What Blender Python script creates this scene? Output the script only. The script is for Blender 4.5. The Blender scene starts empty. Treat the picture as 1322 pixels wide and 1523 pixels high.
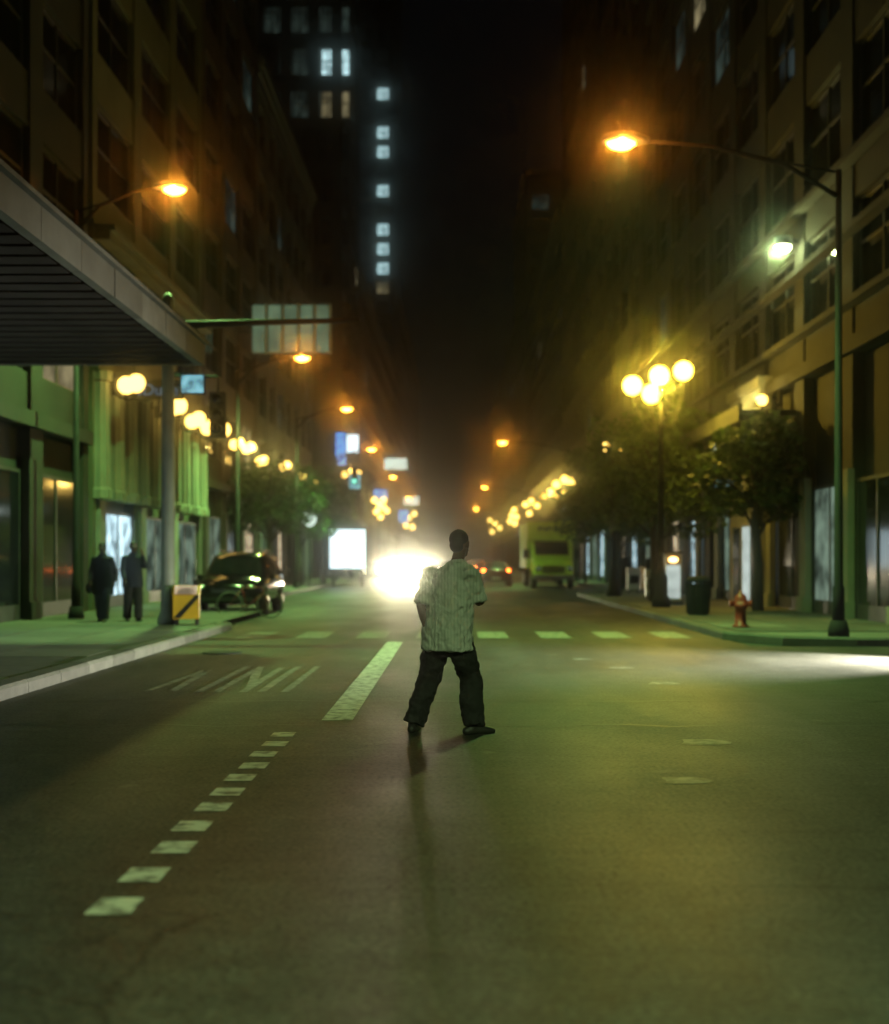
import bpy, math, random
from mathutils import Vector, Matrix
R = math.radians
rnd = random.Random(7)
sc = bpy.context.scene
col = sc.collection

# ------------------------------------------------------------------ camera
F_PX, VPX, HOR, CAM_H, W_PX, H_PX = 1800.0, 678.0, 833.0, 1.55, 1322.0, 1523.0
cd = bpy.data.cameras.new('camera'); cam = bpy.data.objects.new('camera', cd); col.objects.link(cam)
cam.location = (0, 0, CAM_H); cam.rotation_euler = (R(90), 0, 0)
cd.sensor_fit = 'HORIZONTAL'; cd.sensor_width = 36; cd.lens = 36 * F_PX / W_PX
cd.shift_x = -(VPX - W_PX / 2) / W_PX; cd.shift_y = (HOR - H_PX / 2) / W_PX
cd.clip_end = 3000; cd.clip_start = .05
cd.dof.use_dof = True; cd.dof.focus_distance = 10.9; cd.dof.aperture_fstop = 1.0
sc.camera = cam

# ------------------------------------------------------------------ night sky, faint moon, exposure
w = bpy.data.worlds.new('World'); sc.world = w; w.use_nodes = True
wn = w.node_tree; bg = wn.nodes['Background']
sky = wn.nodes.new('ShaderNodeTexSky'); sky.sky_type = 'NISHITA'; sky.sun_disc = False
sky.sun_elevation = R(12); sky.sun_rotation = R(200)
wn.links.new(sky.outputs[0], bg.inputs[0]); bg.inputs[1].default_value = .0011
sl = bpy.data.lights.new('moon', 'SUN'); sl.energy = .004; sl.angle = R(.5); sl.color = (.8, .88, 1)
so = bpy.data.objects.new('moon', sl); col.objects.link(so); so.rotation_euler = (R(70), 0, R(160)); so.location = (0, -5, 60)
sc.view_settings.view_transform = 'Standard'; sc.view_settings.look = 'None'
sc.view_settings.exposure = -1.3; sc.view_settings.gamma = 1
sc.cycles.use_denoising = True
sc.cycles.max_bounces = 3; sc.cycles.diffuse_bounces = 1; sc.cycles.glossy_bounces = 2
sc.cycles.use_adaptive_sampling = True; sc.cycles.adaptive_threshold = .03
sc.cycles.transmission_bounces = 4; sc.cycles.volume_bounces = 0; sc.cycles.use_light_tree = True
sc.cycles.sample_clamp_indirect = 4; sc.cycles.sample_clamp_direct = 0

LAMP_COL = (.40, 1.0, .24)      # what the street lamps throw on the ground
SODIUM = (1, .31, .03)          # the glowing lens itself
GLOBE = (1, .62, .13)

# ------------------------------------------------------------------ helpers
def at(px, py, d):
    """world point on the ray of photo pixel (px, py) at depth d"""
    return Vector(((px - VPX) * d / F_PX, d, CAM_H + (HOR - py) * d / F_PX))

class MB:
    def __init__(s): s.v = []; s.f = []
    def quad(s, *p):
        n = len(s.v); s.v += [tuple(q) for q in p]; s.f.append(tuple(range(n, n + len(p))))
    def box(s, x0, x1, y0, y1, z0, z1):
        if x0 > x1: x0, x1 = x1, x0
        if y0 > y1: y0, y1 = y1, y0
        n = len(s.v)
        s.v += [(x, y, z) for z in (z0, z1) for y in (y0, y1) for x in (x0, x1)]
        s.f += [tuple(n + i for i in q) for q in ((0,2,3,1),(4,5,7,6),(0,1,5,4),(2,6,7,3),(0,4,6,2),(1,3,7,5))]
        return s
    def loft(s, rings, cap=True):
        n = len(rings[0]); b = len(s.v)
        for r in rings: s.v += [tuple(p) for p in r]
        for i in range(len(rings) - 1):
            for j in range(n):
                k = (j + 1) % n
                s.f.append((b+i*n+j, b+i*n+k, b+(i+1)*n+k, b+(i+1)*n+j))
        if cap:
            s.f.append(tuple(b + j for j in reversed(range(n))))
            s.f.append(tuple(b + (len(rings)-1)*n + j for j in range(n)))
        return s
    def tube(s, pts, rad, n=8, flat=1.0, side=None, dome=False):
        """tube through pts; rad a number or a list; flat squashes across 'side'"""
        pts = [Vector(p) for p in pts]
        if not isinstance(rad, (list, tuple)): rad = [rad] * len(pts)
        rad = list(rad)
        if dome:
            d0 = (pts[0] - pts[1]).normalized(); d1 = (pts[-1] - pts[-2]).normalized()
            a, z = pts[0], pts[-1]; ra, rz = rad[0], rad[-1]
            pts = [a + d0*ra*.95, a + d0*ra*.7] + pts + [z + d1*rz*.7, z + d1*rz*.95]
            rad = [ra*.3, ra*.72] + rad + [rz*.72, rz*.3]
        rings = []; u = None
        for i, p in enumerate(pts):
            t = (pts[min(i+1, len(pts)-1)] - pts[max(i-1, 0)])
            t = t.normalized() if t.length > 1e-9 else Vector((0, 0, 1))
            if u is None:
                ref = Vector(side) if side else (Vector((1, 0, 0)) if abs(t.x) < .8 else Vector((0, 1, 0)))
                u = ref - t * ref.dot(t)
            else: u = u - t * u.dot(t)
            u = u.normalized(); v = t.cross(u)
            rings.append([p + (u*math.cos(2*math.pi*k/n) + v*flat*math.sin(2*math.pi*k/n)) * rad[i] for k in range(n)])
        return s.loft(rings)
    def sphere(s, c, r, n=12, m=8):
        if not isinstance(r, (tuple, list)): r = (r, r, r)
        b = len(s.v)
        s.v.append((c[0], c[1], c[2] - r[2]))
        for i in range(1, m):
            a = math.pi * i / m - math.pi/2
            for j in range(n):
                t = 2*math.pi*j/n
                s.v.append((c[0] + r[0]*math.cos(a)*math.cos(t), c[1] + r[1]*math.cos(a)*math.sin(t), c[2] + r[2]*math.sin(a)))
        s.v.append((c[0], c[1], c[2] + r[2])); top = len(s.v) - 1
        for j in range(n):
            k = (j+1) % n
            s.f.append((b, b+1+k, b+1+j)); s.f.append((top, b+1+(m-2)*n+j, b+1+(m-2)*n+k))
            for i in range(m-2): s.f.append((b+1+i*n+j, b+1+i*n+k, b+1+(i+1)*n+k, b+1+(i+1)*n+j))
        return s
    def lathe(s, prof, c=(0,0,0), n=14):
        return s.loft([[(c[0] + r*math.cos(2*math.pi*j/n), c[1] + r*math.sin(2*math.pi*j/n), c[2] + z) for j in range(n)] for r, z in prof])
    def disc_x(s, c, r, t, n=24):      # a wheel-like disc with its axle along x
        return s.loft([[(c[0] + x, c[1] + q*r*math.cos(2*math.pi*j/n), c[2] + q*r*math.sin(2*math.pi*j/n)) for j in range(n)] for x, q in ((-t/2,.9),(-t/2+.02,1),(t/2-.02,1),(t/2,.9))])
    def mesh(s, name, smooth=False):
        me = bpy.data.meshes.new(name); me.from_pydata(s.v, [], s.f); me.update()
        if smooth:
            for p in me.polygons: p.use_smooth = True
        return me
    def build(s, name, mat, parent=None, smooth=False, world=True):
        me = s.mesh(name, smooth); me.materials.append(mat)
        o = bpy.data.objects.new(name, me); col.objects.link(o)
        if parent:
            o.parent = parent
            if world: o.location = -wloc(parent)
        return o

def wloc(o):
    p = Vector((0, 0, 0))
    while o: p += o.location; o = o.parent
    return p

def use(name, me, parent, loc, rotz=0, mat=None):
    """an object that shares a mesh; loc is given in the parent's frame"""
    o = bpy.data.objects.new(name, me); col.objects.link(o); o.parent = parent
    o.location = loc; o.rotation_euler = (0, 0, rotz)
    if mat:
        o.material_slots[0].link = 'OBJECT'; o.material_slots[0].material = mat
    return o

def tag(o, label=None, cat=None, group=None, kind=None):
    if label: o['label'] = label
    if cat: o['category'] = cat
    if group: o['group'] = group
    if kind: o['kind'] = kind
    return o

def empty(name, loc, label, cat, group=None, rotz=0):
    o = bpy.data.objects.new(name, None); col.objects.link(o); o.empty_display_size = .2
    o.location = loc; o.rotation_euler = (0, 0, rotz)
    return tag(o, label, cat, group)

def copy_tree(o, parent=None):
    c = o.copy(); col.objects.link(c); c.parent = parent
    for ch in o.children: copy_tree(ch, c)
    return c

def bulb(parent, loc, power, color, radius=.06):
    """the bulb of a lamp, in the parent's frame"""
    l = bpy.data.lights.new('bulb', 'POINT'); l.energy = power; l.color = color; l.shadow_soft_size = radius
    o = bpy.data.objects.new('bulb', l); col.objects.link(o); o.parent = parent; o.location = loc
    return o
def spot(name, parent, loc, target, power, color, size=R(120), blend=.6, radius=.12):
    """the lamp's own light; loc and target in the parent's frame"""
    l = bpy.data.lights.new(name, 'SPOT'); l.energy = power; l.color = color
    l.spot_size = size; l.spot_blend = blend; l.shadow_soft_size = radius
    o = bpy.data.objects.new(name, l); col.objects.link(o); o.parent = parent; o.location = loc
    o.rotation_euler = (Vector(target) - Vector(loc)).to_track_quat('-Z', 'Y').to_euler()
    return o

# ------------------------------------------------------------------ materials
def nodes(name):
    m = bpy.data.materials.new(name); m.use_nodes = True
    nt = m.node_tree; return m, nt, nt.nodes['Principled BSDF']

def mat(name, colr, rough=.6, metal=0, var=.25, scale=3.0, bump=.0, bscale=40, spec=.5, coat=0):
    m, nt, p = nodes(name)
    p.inputs['Roughness'].default_value = rough; p.inputs['Metallic'].default_value = metal
    p.inputs['Specular IOR Level'].default_value = spec; p.inputs['Coat Weight'].default_value = coat
    tc = nt.nodes.new('ShaderNodeTexCoord')
    nz = nt.nodes.new('ShaderNodeTexNoise'); nz.inputs['Scale'].default_value = scale; nz.inputs['Detail'].default_value = 6
    nt.links.new(tc.outputs['Object'], nz.inputs['Vector'])
    cr = nt.nodes.new('ShaderNodeValToRGB')
    cr.color_ramp.elements[0].position = .3; cr.color_ramp.elements[1].position = .7
    cr.color_ramp.elements[0].color = tuple(c*(1-var) for c in colr) + (1,)
    cr.color_ramp.elements[1].color = tuple(min(1, c*(1+var)) for c in colr) + (1,)
    nt.links.new(nz.outputs[0], cr.inputs[0]); nt.links.new(cr.outputs[0], p.inputs['Base Color'])
    if bump:
        n2 = nt.nodes.new('ShaderNodeTexNoise'); n2.inputs['Scale'].default_value = bscale; n2.inputs['Detail'].default_value = 5
        nt.links.new(tc.outputs['Object'], n2.inputs['Vector'])
        b = nt.nodes.new('ShaderNodeBump'); b.inputs['Strength'].default_value = bump; b.inputs['Distance'].default_value = .02
        nt.links.new(n2.outputs[0], b.inputs['Height']); nt.links.new(b.outputs[0], p.inputs['Normal'])
    return m

def glow(name, colr, strength, var=0, scale=3.0):
    m = bpy.data.materials.new(name); m.use_nodes = True; nt = m.node_tree
    nt.nodes.remove(nt.nodes['Principled BSDF'])
    e = nt.nodes.new('ShaderNodeEmission'); e.inputs[0].default_value = tuple(colr) + (1,); e.inputs[1].default_value = strength
    nt.links.new(e.outputs[0], nt.nodes['Material Output'].inputs[0])
    if var:   # what is seen through a lit pane: shelves, blinds, people
        tc = nt.nodes.new('ShaderNodeTexCoord'); nz = nt.nodes.new('ShaderNodeTexNoise')
        nz.inputs['Scale'].default_value = scale; nz.inputs['Detail'].default_value = 3
        nt.links.new(tc.outputs['Object'], nz.inputs['Vector'])
        mr = nt.nodes.new('ShaderNodeMapRange'); mr.inputs[1].default_value = .35; mr.inputs[2].default_value = .65
        mr.inputs[3].default_value = strength*(1-var); mr.inputs[4].default_value = strength*(1+var)
        nt.links.new(nz.outputs[0], mr.inputs[0]); nt.links.new(mr.outputs[0], e.inputs[1])
    return m

def asphalt():
    m, nt, p = nodes('asphalt'); L = nt.links.new
    tc = nt.nodes.new('ShaderNodeTexCoord')
    def noise(s, d=6, scale=None):
        n = nt.nodes.new('ShaderNodeTexNoise'); n.inputs['Scale'].default_value = s; n.inputs['Detail'].default_value = d
        src = tc.outputs['Object']
        if scale:
            mp = nt.nodes.new('ShaderNodeMapping'); mp.inputs['Scale'].default_value = scale; L(src, mp.inputs[0]); src = mp.outputs[0]
        L(src, n.inputs['Vector']); return n
    def ramp(n, a, b, ca, cb):
        r = nt.nodes.new('ShaderNodeValToRGB'); r.color_ramp.elements[0].position = a; r.color_ramp.elements[1].position = b
        r.color_ramp.elements[0].color = ca + (1,); r.color_ramp.elements[1].color = cb + (1,); L(n.outputs[0], r.inputs[0]); return r
    def mix(t, f, a, b):
        x = nt.nodes.new('ShaderNodeMix'); x.data_type = 'RGBA'; x.blend_type = t
        if isinstance(f, float): x.inputs[0].default_value = f
        else: L(f, x.inputs[0])
        L(a, x.inputs[6]); L(b, x.inputs[7]); return x.outputs[2]
    big = ramp(noise(.35, 5), .3, .7, (.034, .033, .030), (.058, .057, .050))
    lanes = ramp(noise(1, 4, (1.1, .04, 1)), .35, .65, (.75, .75, .75), (1.15, 1.15, 1.15))    # wheel-track wear along the street
    agg = ramp(noise(34, 8), .34, .68, (.42, .42, .42), (1.8, 1.8, 1.72))
    gum = ramp(noise(1.6, 2), .70, .76, (0, 0, 0), (1, 1, 1))
    mott = ramp(noise(5, 6), .3, .7, (.72, .72, .72), (1.3, 1.3, 1.28))
    c = mix('MULTIPLY', 1.0, mix('MULTIPLY', 1.0, mix('MULTIPLY', 1.0, big.outputs[0], mott.outputs[0]), lanes.outputs[0]), agg.outputs[0])
    pale = nt.nodes.new('ShaderNodeRGB'); pale.outputs[0].default_value = (.13, .13, .11, 1)
    c = mix('MIX', gum.outputs[0], c, pale.outputs[0])
    vo = nt.nodes.new('ShaderNodeTexVoronoi'); vo.feature = 'DISTANCE_TO_EDGE'; vo.inputs['Scale'].default_value = .45
    wob = nt.nodes.new('ShaderNodeMix'); wob.data_type = 'VECTOR'; wob.inputs[0].default_value = .35
    L(tc.outputs['Object'], wob.inputs[4]); L(noise(1.3, 6).outputs['Color'], wob.inputs[5]); L(wob.outputs[1], vo.inputs['Vector'])
    ck = ramp(vo, .002, .008, (.62, .62, .62), (1, 1, 1)); c = mix('MULTIPLY', 1.0, c, ck.outputs[0])
    L(c, p.inputs['Base Color'])
    rr = ramp(noise(.8, 5, (1, .35, 1)), .3, .7, (.40, .40, .40), (.60, .60, .60)); L(rr.outputs[0], p.inputs['Roughness'])
    gl = ramp(noise(30, 8), .30, .70, (.05, .05, .05), (.46, .46, .46)); L(gl.outputs[0], p.inputs['Specular IOR Level'])   # polished stones between dull binder
    b1 = nt.nodes.new('ShaderNodeBump'); b1.inputs['Strength'].default_value = .35; b1.inputs['Distance'].default_value = .006
    L(noise(120, 3).outputs[0], b1.inputs['Height'])
    b2 = nt.nodes.new('ShaderNodeBump'); b2.inputs['Strength'].default_value = .5; b2.inputs['Distance'].default_value = .02
    L(noise(1, 3, (.5, 2.6, 1)).outputs[0], b2.inputs['Height']); L(b1.outputs[0], b2.inputs['Normal'])   # ripples across the lane
    L(b2.outputs[0], p.inputs['Normal'])
    return m

def worn_paint(name, colr, wear=.5):
    m, nt, p = nodes(name); L = nt.links.new
    tc = nt.nodes.new('ShaderNodeTexCoord'); n = nt.nodes.new('ShaderNodeTexNoise'); n.inputs['Scale'].default_value = 9; n.inputs['Detail'].default_value = 8
    L(tc.outputs['Object'], n.inputs['Vector'])
    r = nt.nodes.new('ShaderNodeValToRGB'); r.color_ramp.elements[0].position = wear - .12; r.color_ramp.elements[1].position = wear + .12
    r.color_ramp.elements[0].color = (.07, .07, .06, 1); r.color_ramp.elements[1].color = tuple(colr) + (1,)
    L(n.outputs[0], r.inputs[0]); L(r.outputs[0], p.inputs['Base Color']); p.inputs['Roughness'].default_value = .55
    return m

def striped_shirt():
    m, nt, p = nodes('striped_shirt'); L = nt.links.new
    tc = nt.nodes.new('ShaderNodeTexCoord'); wv = nt.nodes.new('ShaderNodeTexWave')
    wv.bands_direction = 'X'; wv.inputs['Scale'].default_value = 11; wv.inputs['Distortion'].default_value = 1.6; wv.inputs['Detail Scale'].default_value = 2
    L(tc.outputs['Object'], wv.inputs['Vector'])
    r = nt.nodes.new('ShaderNodeValToRGB'); r.color_ramp.elements[0].position = .55; r.color_ramp.elements[1].position = .8
    r.color_ramp.elements[0].color = (.64, .64, .60, 1); r.color_ramp.elements[1].color = (.53, .54, .50, 1)
    L(wv.outputs[0], r.inputs[0]); L(r.outputs[0], p.inputs['Base Color']); p.inputs['Roughness'].default_value = .85
    mp = nt.nodes.new('ShaderNodeMapping'); mp.inputs['Scale'].default_value = (1, 1, .4); mp.inputs['Rotation'].default_value = (0, .35, 0); L(tc.outputs['Object'], mp.inputs[0])
    n = nt.nodes.new('ShaderNodeTexNoise'); n.inputs['Scale'].default_value = 8; n.inputs['Distortion'].default_value = 1.2; L(mp.outputs[0], n.inputs['Vector'])
    b = nt.nodes.new('ShaderNodeBump'); b.inputs['Strength'].default_value = 1; b.inputs['Distance'].default_value = .06
    L(n.outputs[0], b.inputs['Height']); L(b.outputs[0], p.inputs['Normal'])
    return m

def leaf_mat(name, colr):
    m, nt, p = nodes(name); L = nt.links.new
    oi = nt.nodes.new('ShaderNodeNewGeometry'); r = nt.nodes.new('ShaderNodeValToRGB')
    r.color_ramp.elements[0].color = tuple(c*.55 for c in colr) + (1,); r.color_ramp.elements[1].color = tuple(c*1.5 for c in colr) + (1,)
    L(oi.outputs['Random Per Island'], r.inputs[0]); L(r.outputs[0], p.inputs['Base Color']); p.inputs['Roughness'].default_value = .55
    tr = nt.nodes.new('ShaderNodeBsdfTranslucent'); L(r.outputs[0], tr.inputs[0])
    mx = nt.nodes.new('ShaderNodeMixShader'); mx.inputs[0].default_value = .3
    L(p.outputs[0], mx.inputs[1]); L(tr.outputs[0], mx.inputs[2]); L(mx.outputs[0], nt.nodes['Material Output'].inputs[0])
    return m

M = dict(
    asphalt=asphalt(), ground=mat('bare_ground', (.06, .06, .05), .9),
    slab=mat('concrete_slab', (.13, .13, .115), .8, var=.2, scale=4, bump=.3), kerb=mat('kerb_stone', (.12, .12, .105), .75, var=.2, scale=5, bump=.3),
    white=worn_paint('white_road_paint', (.55, .55, .49), .44), faded=worn_paint('faded_road_paint', (.22, .22, .20), .52),
    tar=mat('tar', (.02, .02, .018), .45, spec=.4), dash=worn_paint('dash_paint', (.55, .55, .48), .43),
    stone=mat('pale_stone', (.27, .27, .22), .8, var=.2, scale=1.2, bump=.3, bscale=12), olive=mat('buff_stone', (.125, .125, .08), .85, var=.25, scale=.8, bump=.3, bscale=10),
    dark_stone=mat('dark_stone', (.038, .037, .031), .85, var=.3, scale=.9, bump=.3, bscale=10), brick=mat('dark_brick', (.075, .05, .036), .85, var=.3, scale=1.5, bump=.4, bscale=14),
    grey=mat('grey_concrete', (.12, .12, .115), .8, var=.25, scale=.6, bump=.2), frame=mat('window_frame', (.06, .06, .055), .5),
    dark_glass=mat('dark_glass', (.012, .014, .016), .08, spec=.8), metal=mat('galvanised_pole', (.30, .31, .30), .6, metal=.1, var=.15),
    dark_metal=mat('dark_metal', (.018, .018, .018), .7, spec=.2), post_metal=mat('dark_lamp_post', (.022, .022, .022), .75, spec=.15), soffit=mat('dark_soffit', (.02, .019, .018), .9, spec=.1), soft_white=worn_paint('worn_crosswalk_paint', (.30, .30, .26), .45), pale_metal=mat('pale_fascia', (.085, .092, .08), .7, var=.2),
    black_paint=mat('black_car_paint', (.005, .005, .006), .12, coat=.2, var=.1, spec=.35), silver_paint=mat('silver_car_paint', (.25, .26, .27), .3, metal=.4, coat=1, var=.05),
    red_paint=mat('maroon_car_paint', (.16, .02, .015), .25, coat=1, var=.1), blue_paint=mat('navy_car_paint', (.02, .025, .05), .25, coat=1, var=.1),
    car_glass=mat('car_glass', (.01, .012, .014), .06, spec=.7), tyre=mat('tyre_rubber', (.02, .02, .02), .85), rim=mat('alloy_rim', (.4, .4, .4), .35, metal=.8),
    chrome=mat('chrome', (.6, .6, .6), .2, metal=1), truck=mat('lime_yellow_truck_paint', (.66, .74, .06), .4, var=.1), truck_box=mat('truck_box', (.62, .68, .12), .5, var=.1),
    yellow=mat('yellow_enamel', (.62, .36, .03), .4, var=.12), hydrant=mat('red_hydrant_paint', (.26, .025, .015), .5, var=.25, scale=12),
    skin=mat('dark_skin', (.10, .05, .03), .5, var=.1), hair=mat('black_hair', (.01, .009, .008), .6), shirt=striped_shirt(),
    trousers=mat('charcoal_trousers', (.022, .022, .022), .85, var=.3, scale=7, bump=.5, bscale=12), shoe=mat('dark_shoe', (.03, .028, .025), .5),
    coat=mat('black_coat', (.014, .014, .018), .85, var=.3, bump=.4), navy=mat('navy_jacket', (.02, .024, .05), .8, var=.3, bump=.4), jeans=mat('dark_jeans', (.035, .04, .055), .85, var=.3, bump=.3), eye=mat('eye', (.5, .5, .5), .2),
    bark=mat('bark', (.06, .05, .035), .9, bump=.6, bscale=20), leaf=leaf_mat('leaf', (.075, .13, .03)), leaf2=leaf_mat('leaf_dark', (.06, .115, .03)),
    lens=glow('sodium_lens', SODIUM, 120), globe=glow('globe_light', GLOBE, 14), globe_far=glow('far_globe_light', GLOBE, 12), globe_big=glow('bright_globe_light', (1, .60, .06), 45),
    flood=glow('floodlight_lens', (.85, 1, .5), 60),
    headlamp=glow('headlamp', (1, .80, .48), 420), headlamp_dim=glow('dim_headlamp', (1, .85, .6), 60), tail=glow('tail_lamp', (1, .16, .02), 70), tail_off=mat('tail_lamp_off', (.2, .01, .01), .3),
    ad=glow('backlit_panel', (.72, .93, 1), 5, .12, 1.2), shop_cool=glow('cool_shop_light', (.62, .90, 1), 2.6, .7, 2.2), shop_warm=glow('warm_shop_light', (1, .8, .5), 1.6, .7, 2.0),
    shop_green=glow('greenish_shop_light', (.7, 1, .75), .35, .8, 1.5), win_cool=glow('cool_window_light', (.62, .95, 1), 2.4, .55, 2.2), win_warm=glow('warm_window_light', (1, .85, .45), .4, .7, .9),
    win_dim=glow('dim_window_light', (.6, .9, .75), .08, .8, .8), blue=glow('blue_sign_light', (.16, .42, 1), 2.0, .4, 2), cyan=glow('cyan_sign_light', (.35, .85, 1), 1.3, .5, 6),
    mint=glow('mint_sign_light', (.8, 1, .85), 2.8, .3, 2), green=glow('green_signal', (.2, 1, .7), 6), orange=glow('orange_signal', (1, .2, .01), 5), white_walk=glow('white_signal', (.85, 1, .95), 6),
    ribbed=glow('backlit_rib_panel', (.55, .85, .5), .45, .3, .8), neon=glow('blue_letters', (.45, .75, 1), .35), pillar=glow('lit_pillar_panel', (.85, 1, .92), 1.5, .25, 3), amber=glow('amber_lamp', (1, .5, .15), 25),
    disc=mat('spoke_shine_white', (.82, .82, .78), .35, var=.05), white_box=mat('white_enamel', (.55, .56, .53), .45, var=.1), letters=mat('dark_lettering', (.05, .09, .03), .6),
)

for k in ('slab', 'kerb', 'pale_metal'):        # every slab and stone a little different
    nt_ = M[k].node_tree; p_ = nt_.nodes['Principled BSDF']; src = p_.inputs['Base Color'].links[0].from_socket
    oi_ = nt_.nodes.new('ShaderNodeObjectInfo'); mr_ = nt_.nodes.new('ShaderNodeMapRange'); mr_.inputs[3].default_value = .62; mr_.inputs[4].default_value = 1.3
    mx_ = nt_.nodes.new('ShaderNodeVectorMath'); mx_.operation = 'SCALE'
    nt_.links.new(oi_.outputs['Random'], mr_.inputs[0]); nt_.links.new(src, mx_.inputs[0]); nt_.links.new(mr_.outputs[0], mx_.inputs['Scale']); nt_.links.new(mx_.outputs[0], p_.inputs['Base Color'])
for k in ('ad','shop_cool','shop_warm','shop_green','win_cool','win_warm','win_dim','blue','cyan','mint','green','orange','white_walk','ribbed','neon','pillar','tail','amber','headlamp_dim','lens','globe','globe_far','globe_big','flood','headlamp'):
    M[k].cycles.emission_sampling = 'NONE'      # weak glows: found by bounce rays, no need to sample them as lamps

# ------------------------------------------------------------------ ground, road, markings
def struct(o): o['kind'] = 'structure'; return o
def sheet(name, pts, z, m, parent=None):
    b = MB(); b.quad(*[(x, y, z) for x, y in pts]); return b.build(name, m, parent)
struct(sheet('ground', [(-230, -25), (230, -25), (230, 600), (-230, 600)], -.03, M['ground']))
road = struct(sheet('road', [(-7.6, -12), (5.3, -12), (5.3, 8.8), (60, 8.8), (60, 21.7), (5.3, 21.7), (5.3, 53), (7.6, 55), (7.6, 520), (-7.6, 520)], 0, M['asphalt']))
def mark(name, pts, m): 
    return sheet(name, pts, .004, m, road)
mark('lane_line', [(-1.30, 11.7), (-1.0, 11.7), (-1.0, 22.9), (-1.30, 22.9)], M['white'])
for d in (5.42, 5.96, 6.53, 7.05, 7.60, 8.09, 8.62, 9.12, 9.66, 10.2, 10.75):
    j = rnd.uniform(-.015, .015)
    mark('lane_dash', [(-1.62 + j, d - .14), (-1.42 + j, d - .14), (-1.42 + j, d + .13), (-1.62 + j, d + .13)], M['dash'])
for x, m in ((-4.4, 'faded'), (-3.2, 'faded'), (-2.0, 'faded'), (-.8, 'faded'), (.45, 'soft_white'), (1.7, 'soft_white'), (2.9, 'soft_white'), (4.1, 'soft_white')):
    mark('crosswalk_bar', [(x, 24.0), (x + .6, 24.0), (x + .6, 26.1), (x, 26.1)], M[m])
y = 40
while y < 200:
    mark('lane_line', [(-.1, y), (.05, y), (.05, y + 3), (-.1, y + 3)], M['white']); y += 9
# worn pavement lettering in the left lane: the strokes that are left of it
def stroke(x0, y0, x1, y1, wd=.1):
    mark('letter_stroke', [(x0, y0), (x0 + wd, y0), (x1 + wd, y1), (x1, y1)], M['faded'])
stroke(-3.08, 14.2, -3.08, 17.6); stroke(-2.87, 14.2, -2.87, 17.6); stroke(-2.55, 14.2, -2.55, 17.4)
mark('letter_stroke', [(-2.77, 16.4), (-2.77, 17.4), (-2.55, 15.6), (-2.55, 14.7)], M['faded'])
stroke(-2.34, 14.2, -2.34, 17.6); stroke(-2.06, 14.2, -2.06, 17.6)
stroke(-3.70, 14.3, -3.56, 17.0); stroke(-3.40, 14.3, -3.52, 17.0)
for x, yy, r in ((2.6, 15.2, .16), (1.95, 18.9, .13), (2.35, 17.4, .15), (2.1, 10.3, .17), (1.6, 8.5, .14)):   # pale blotches on the asphalt
    mark('patch', [(x + r*(1 + .25*math.sin(3*a + x))*math.cos(a)*1.2, yy + r*(1.2 + .3*math.cos(2*a))*math.sin(a)) for a in [2*math.pi*k/14 for k in range(14)]], M['faded'])
for y0, wv_ in ((11.35, .07), (13.3, .05)):      # tar seams across the lanes
    n = 26; up = [(-4.9 + 10*k/n, y0 + wv_*math.sin(k*1.7 + y0) + .03*math.sin(k*4.1)) for k in range(n+1)]
    b = MB()
    for (xa, ya), (xb, yb) in zip(up, up[1:]): b.quad((xa, ya-.03, .002), (xb, yb-.03, .002), (xb, yb+.03, .002), (xa, ya+.03, .002))
    b.build('tar_seam', M['tar'], road)
# manhole cover
mh = MB().lathe([(.33, .001), (.33, .012), (.30, .014), (.02, .014)], (-3.9, 20.2, 0), 24).build('manhole_cover', M['dark_metal'], road)

def prism(name, pts, z0, z1, m, parent=None):
    b = MB(); b.loft([[(x, y, z0) for x, y in pts], [(x, y, z1) for x, y in pts]]); return b.build(name, m, parent)
def kerb_run(parent, line, inward, near):
    """kerb stones along the road-side edge 'line'; inward = +1 when the pavement lies to the left of the run"""
    for (ax, ay), (bx, by) in zip(line, line[1:]):
        L = math.hypot(bx-ax, by-ay); ux, uy = (bx-ax)/L, (by-ay)/L; nx, ny = -uy*inward, ux*inward
        k = max(1, round(L / (1.2 if min(ay, by) < near else 12))); s = L / k
        for i in range(k):
            a, b = i*s + .006, (i+1)*s - .006
            dz = rnd.uniform(-.004, .004)
            p = [(ax+ux*a, ay+uy*a), (ax+ux*b, ay+uy*b), (ax+ux*b+nx*.29, ay+uy*b+ny*.29), (ax+ux*a+nx*.29, ay+uy*a+ny*.29)]
            q = [(ax+ux*a+nx*.03, ay+uy*a+ny*.03), (ax+ux*b+nx*.03, ay+uy*b+ny*.03), p[2], p[3]]
            MB().loft([[(x, y, -.02) for x, y in p], [(x, y, .12) for x, y in p], [(x, y, .155+dz) for x, y in q]]).build('kerb_stone', M['kerb'], parent)
pl = struct(prism('pavement_left', [(-5.28, -12), (-5.28, 27), (-7.78, 30.1), (-7.78, 520), (-10.6, 520), (-10.6, -12)], -.02, .132, M['slab']))
kerb_run(pl, [(-5.0, 6), (-5.0, 27), (-7.5, 30)], 1, 60); kerb_run(pl, [(-7.5, 30), (-7.5, 60), (-7.5, 180)], 1, 59)
pr = struct(prism('pavement_right', [(60, 21.98), (7.3, 21.98), (6.2, 22.4), (5.48, 23.7), (5.48, 52.1), (7.68, 55.1), (7.68, 520), (10, 520), (10, 25), (60, 25)], -.02, .132, M['slab']))
kerb_run(pr, [(20, 21.7), (7.2, 21.7), (6.0, 22.2), (5.2, 23.6), (5.2, 52), (7.4, 55), (7.4, 180)], -1, 54)
near_r = struct(prism('pavement_corner', [(5.48, -12), (5.48, 7.3), (7.0, 8.5), (60, 8.5), (60, -12)], -.02, .132, M['slab']))
kerb_run(near_r, [(5.2, -10), (5.2, 7.4), (6.9, 8.8), (24, 8.8)], -1, 60)
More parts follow.
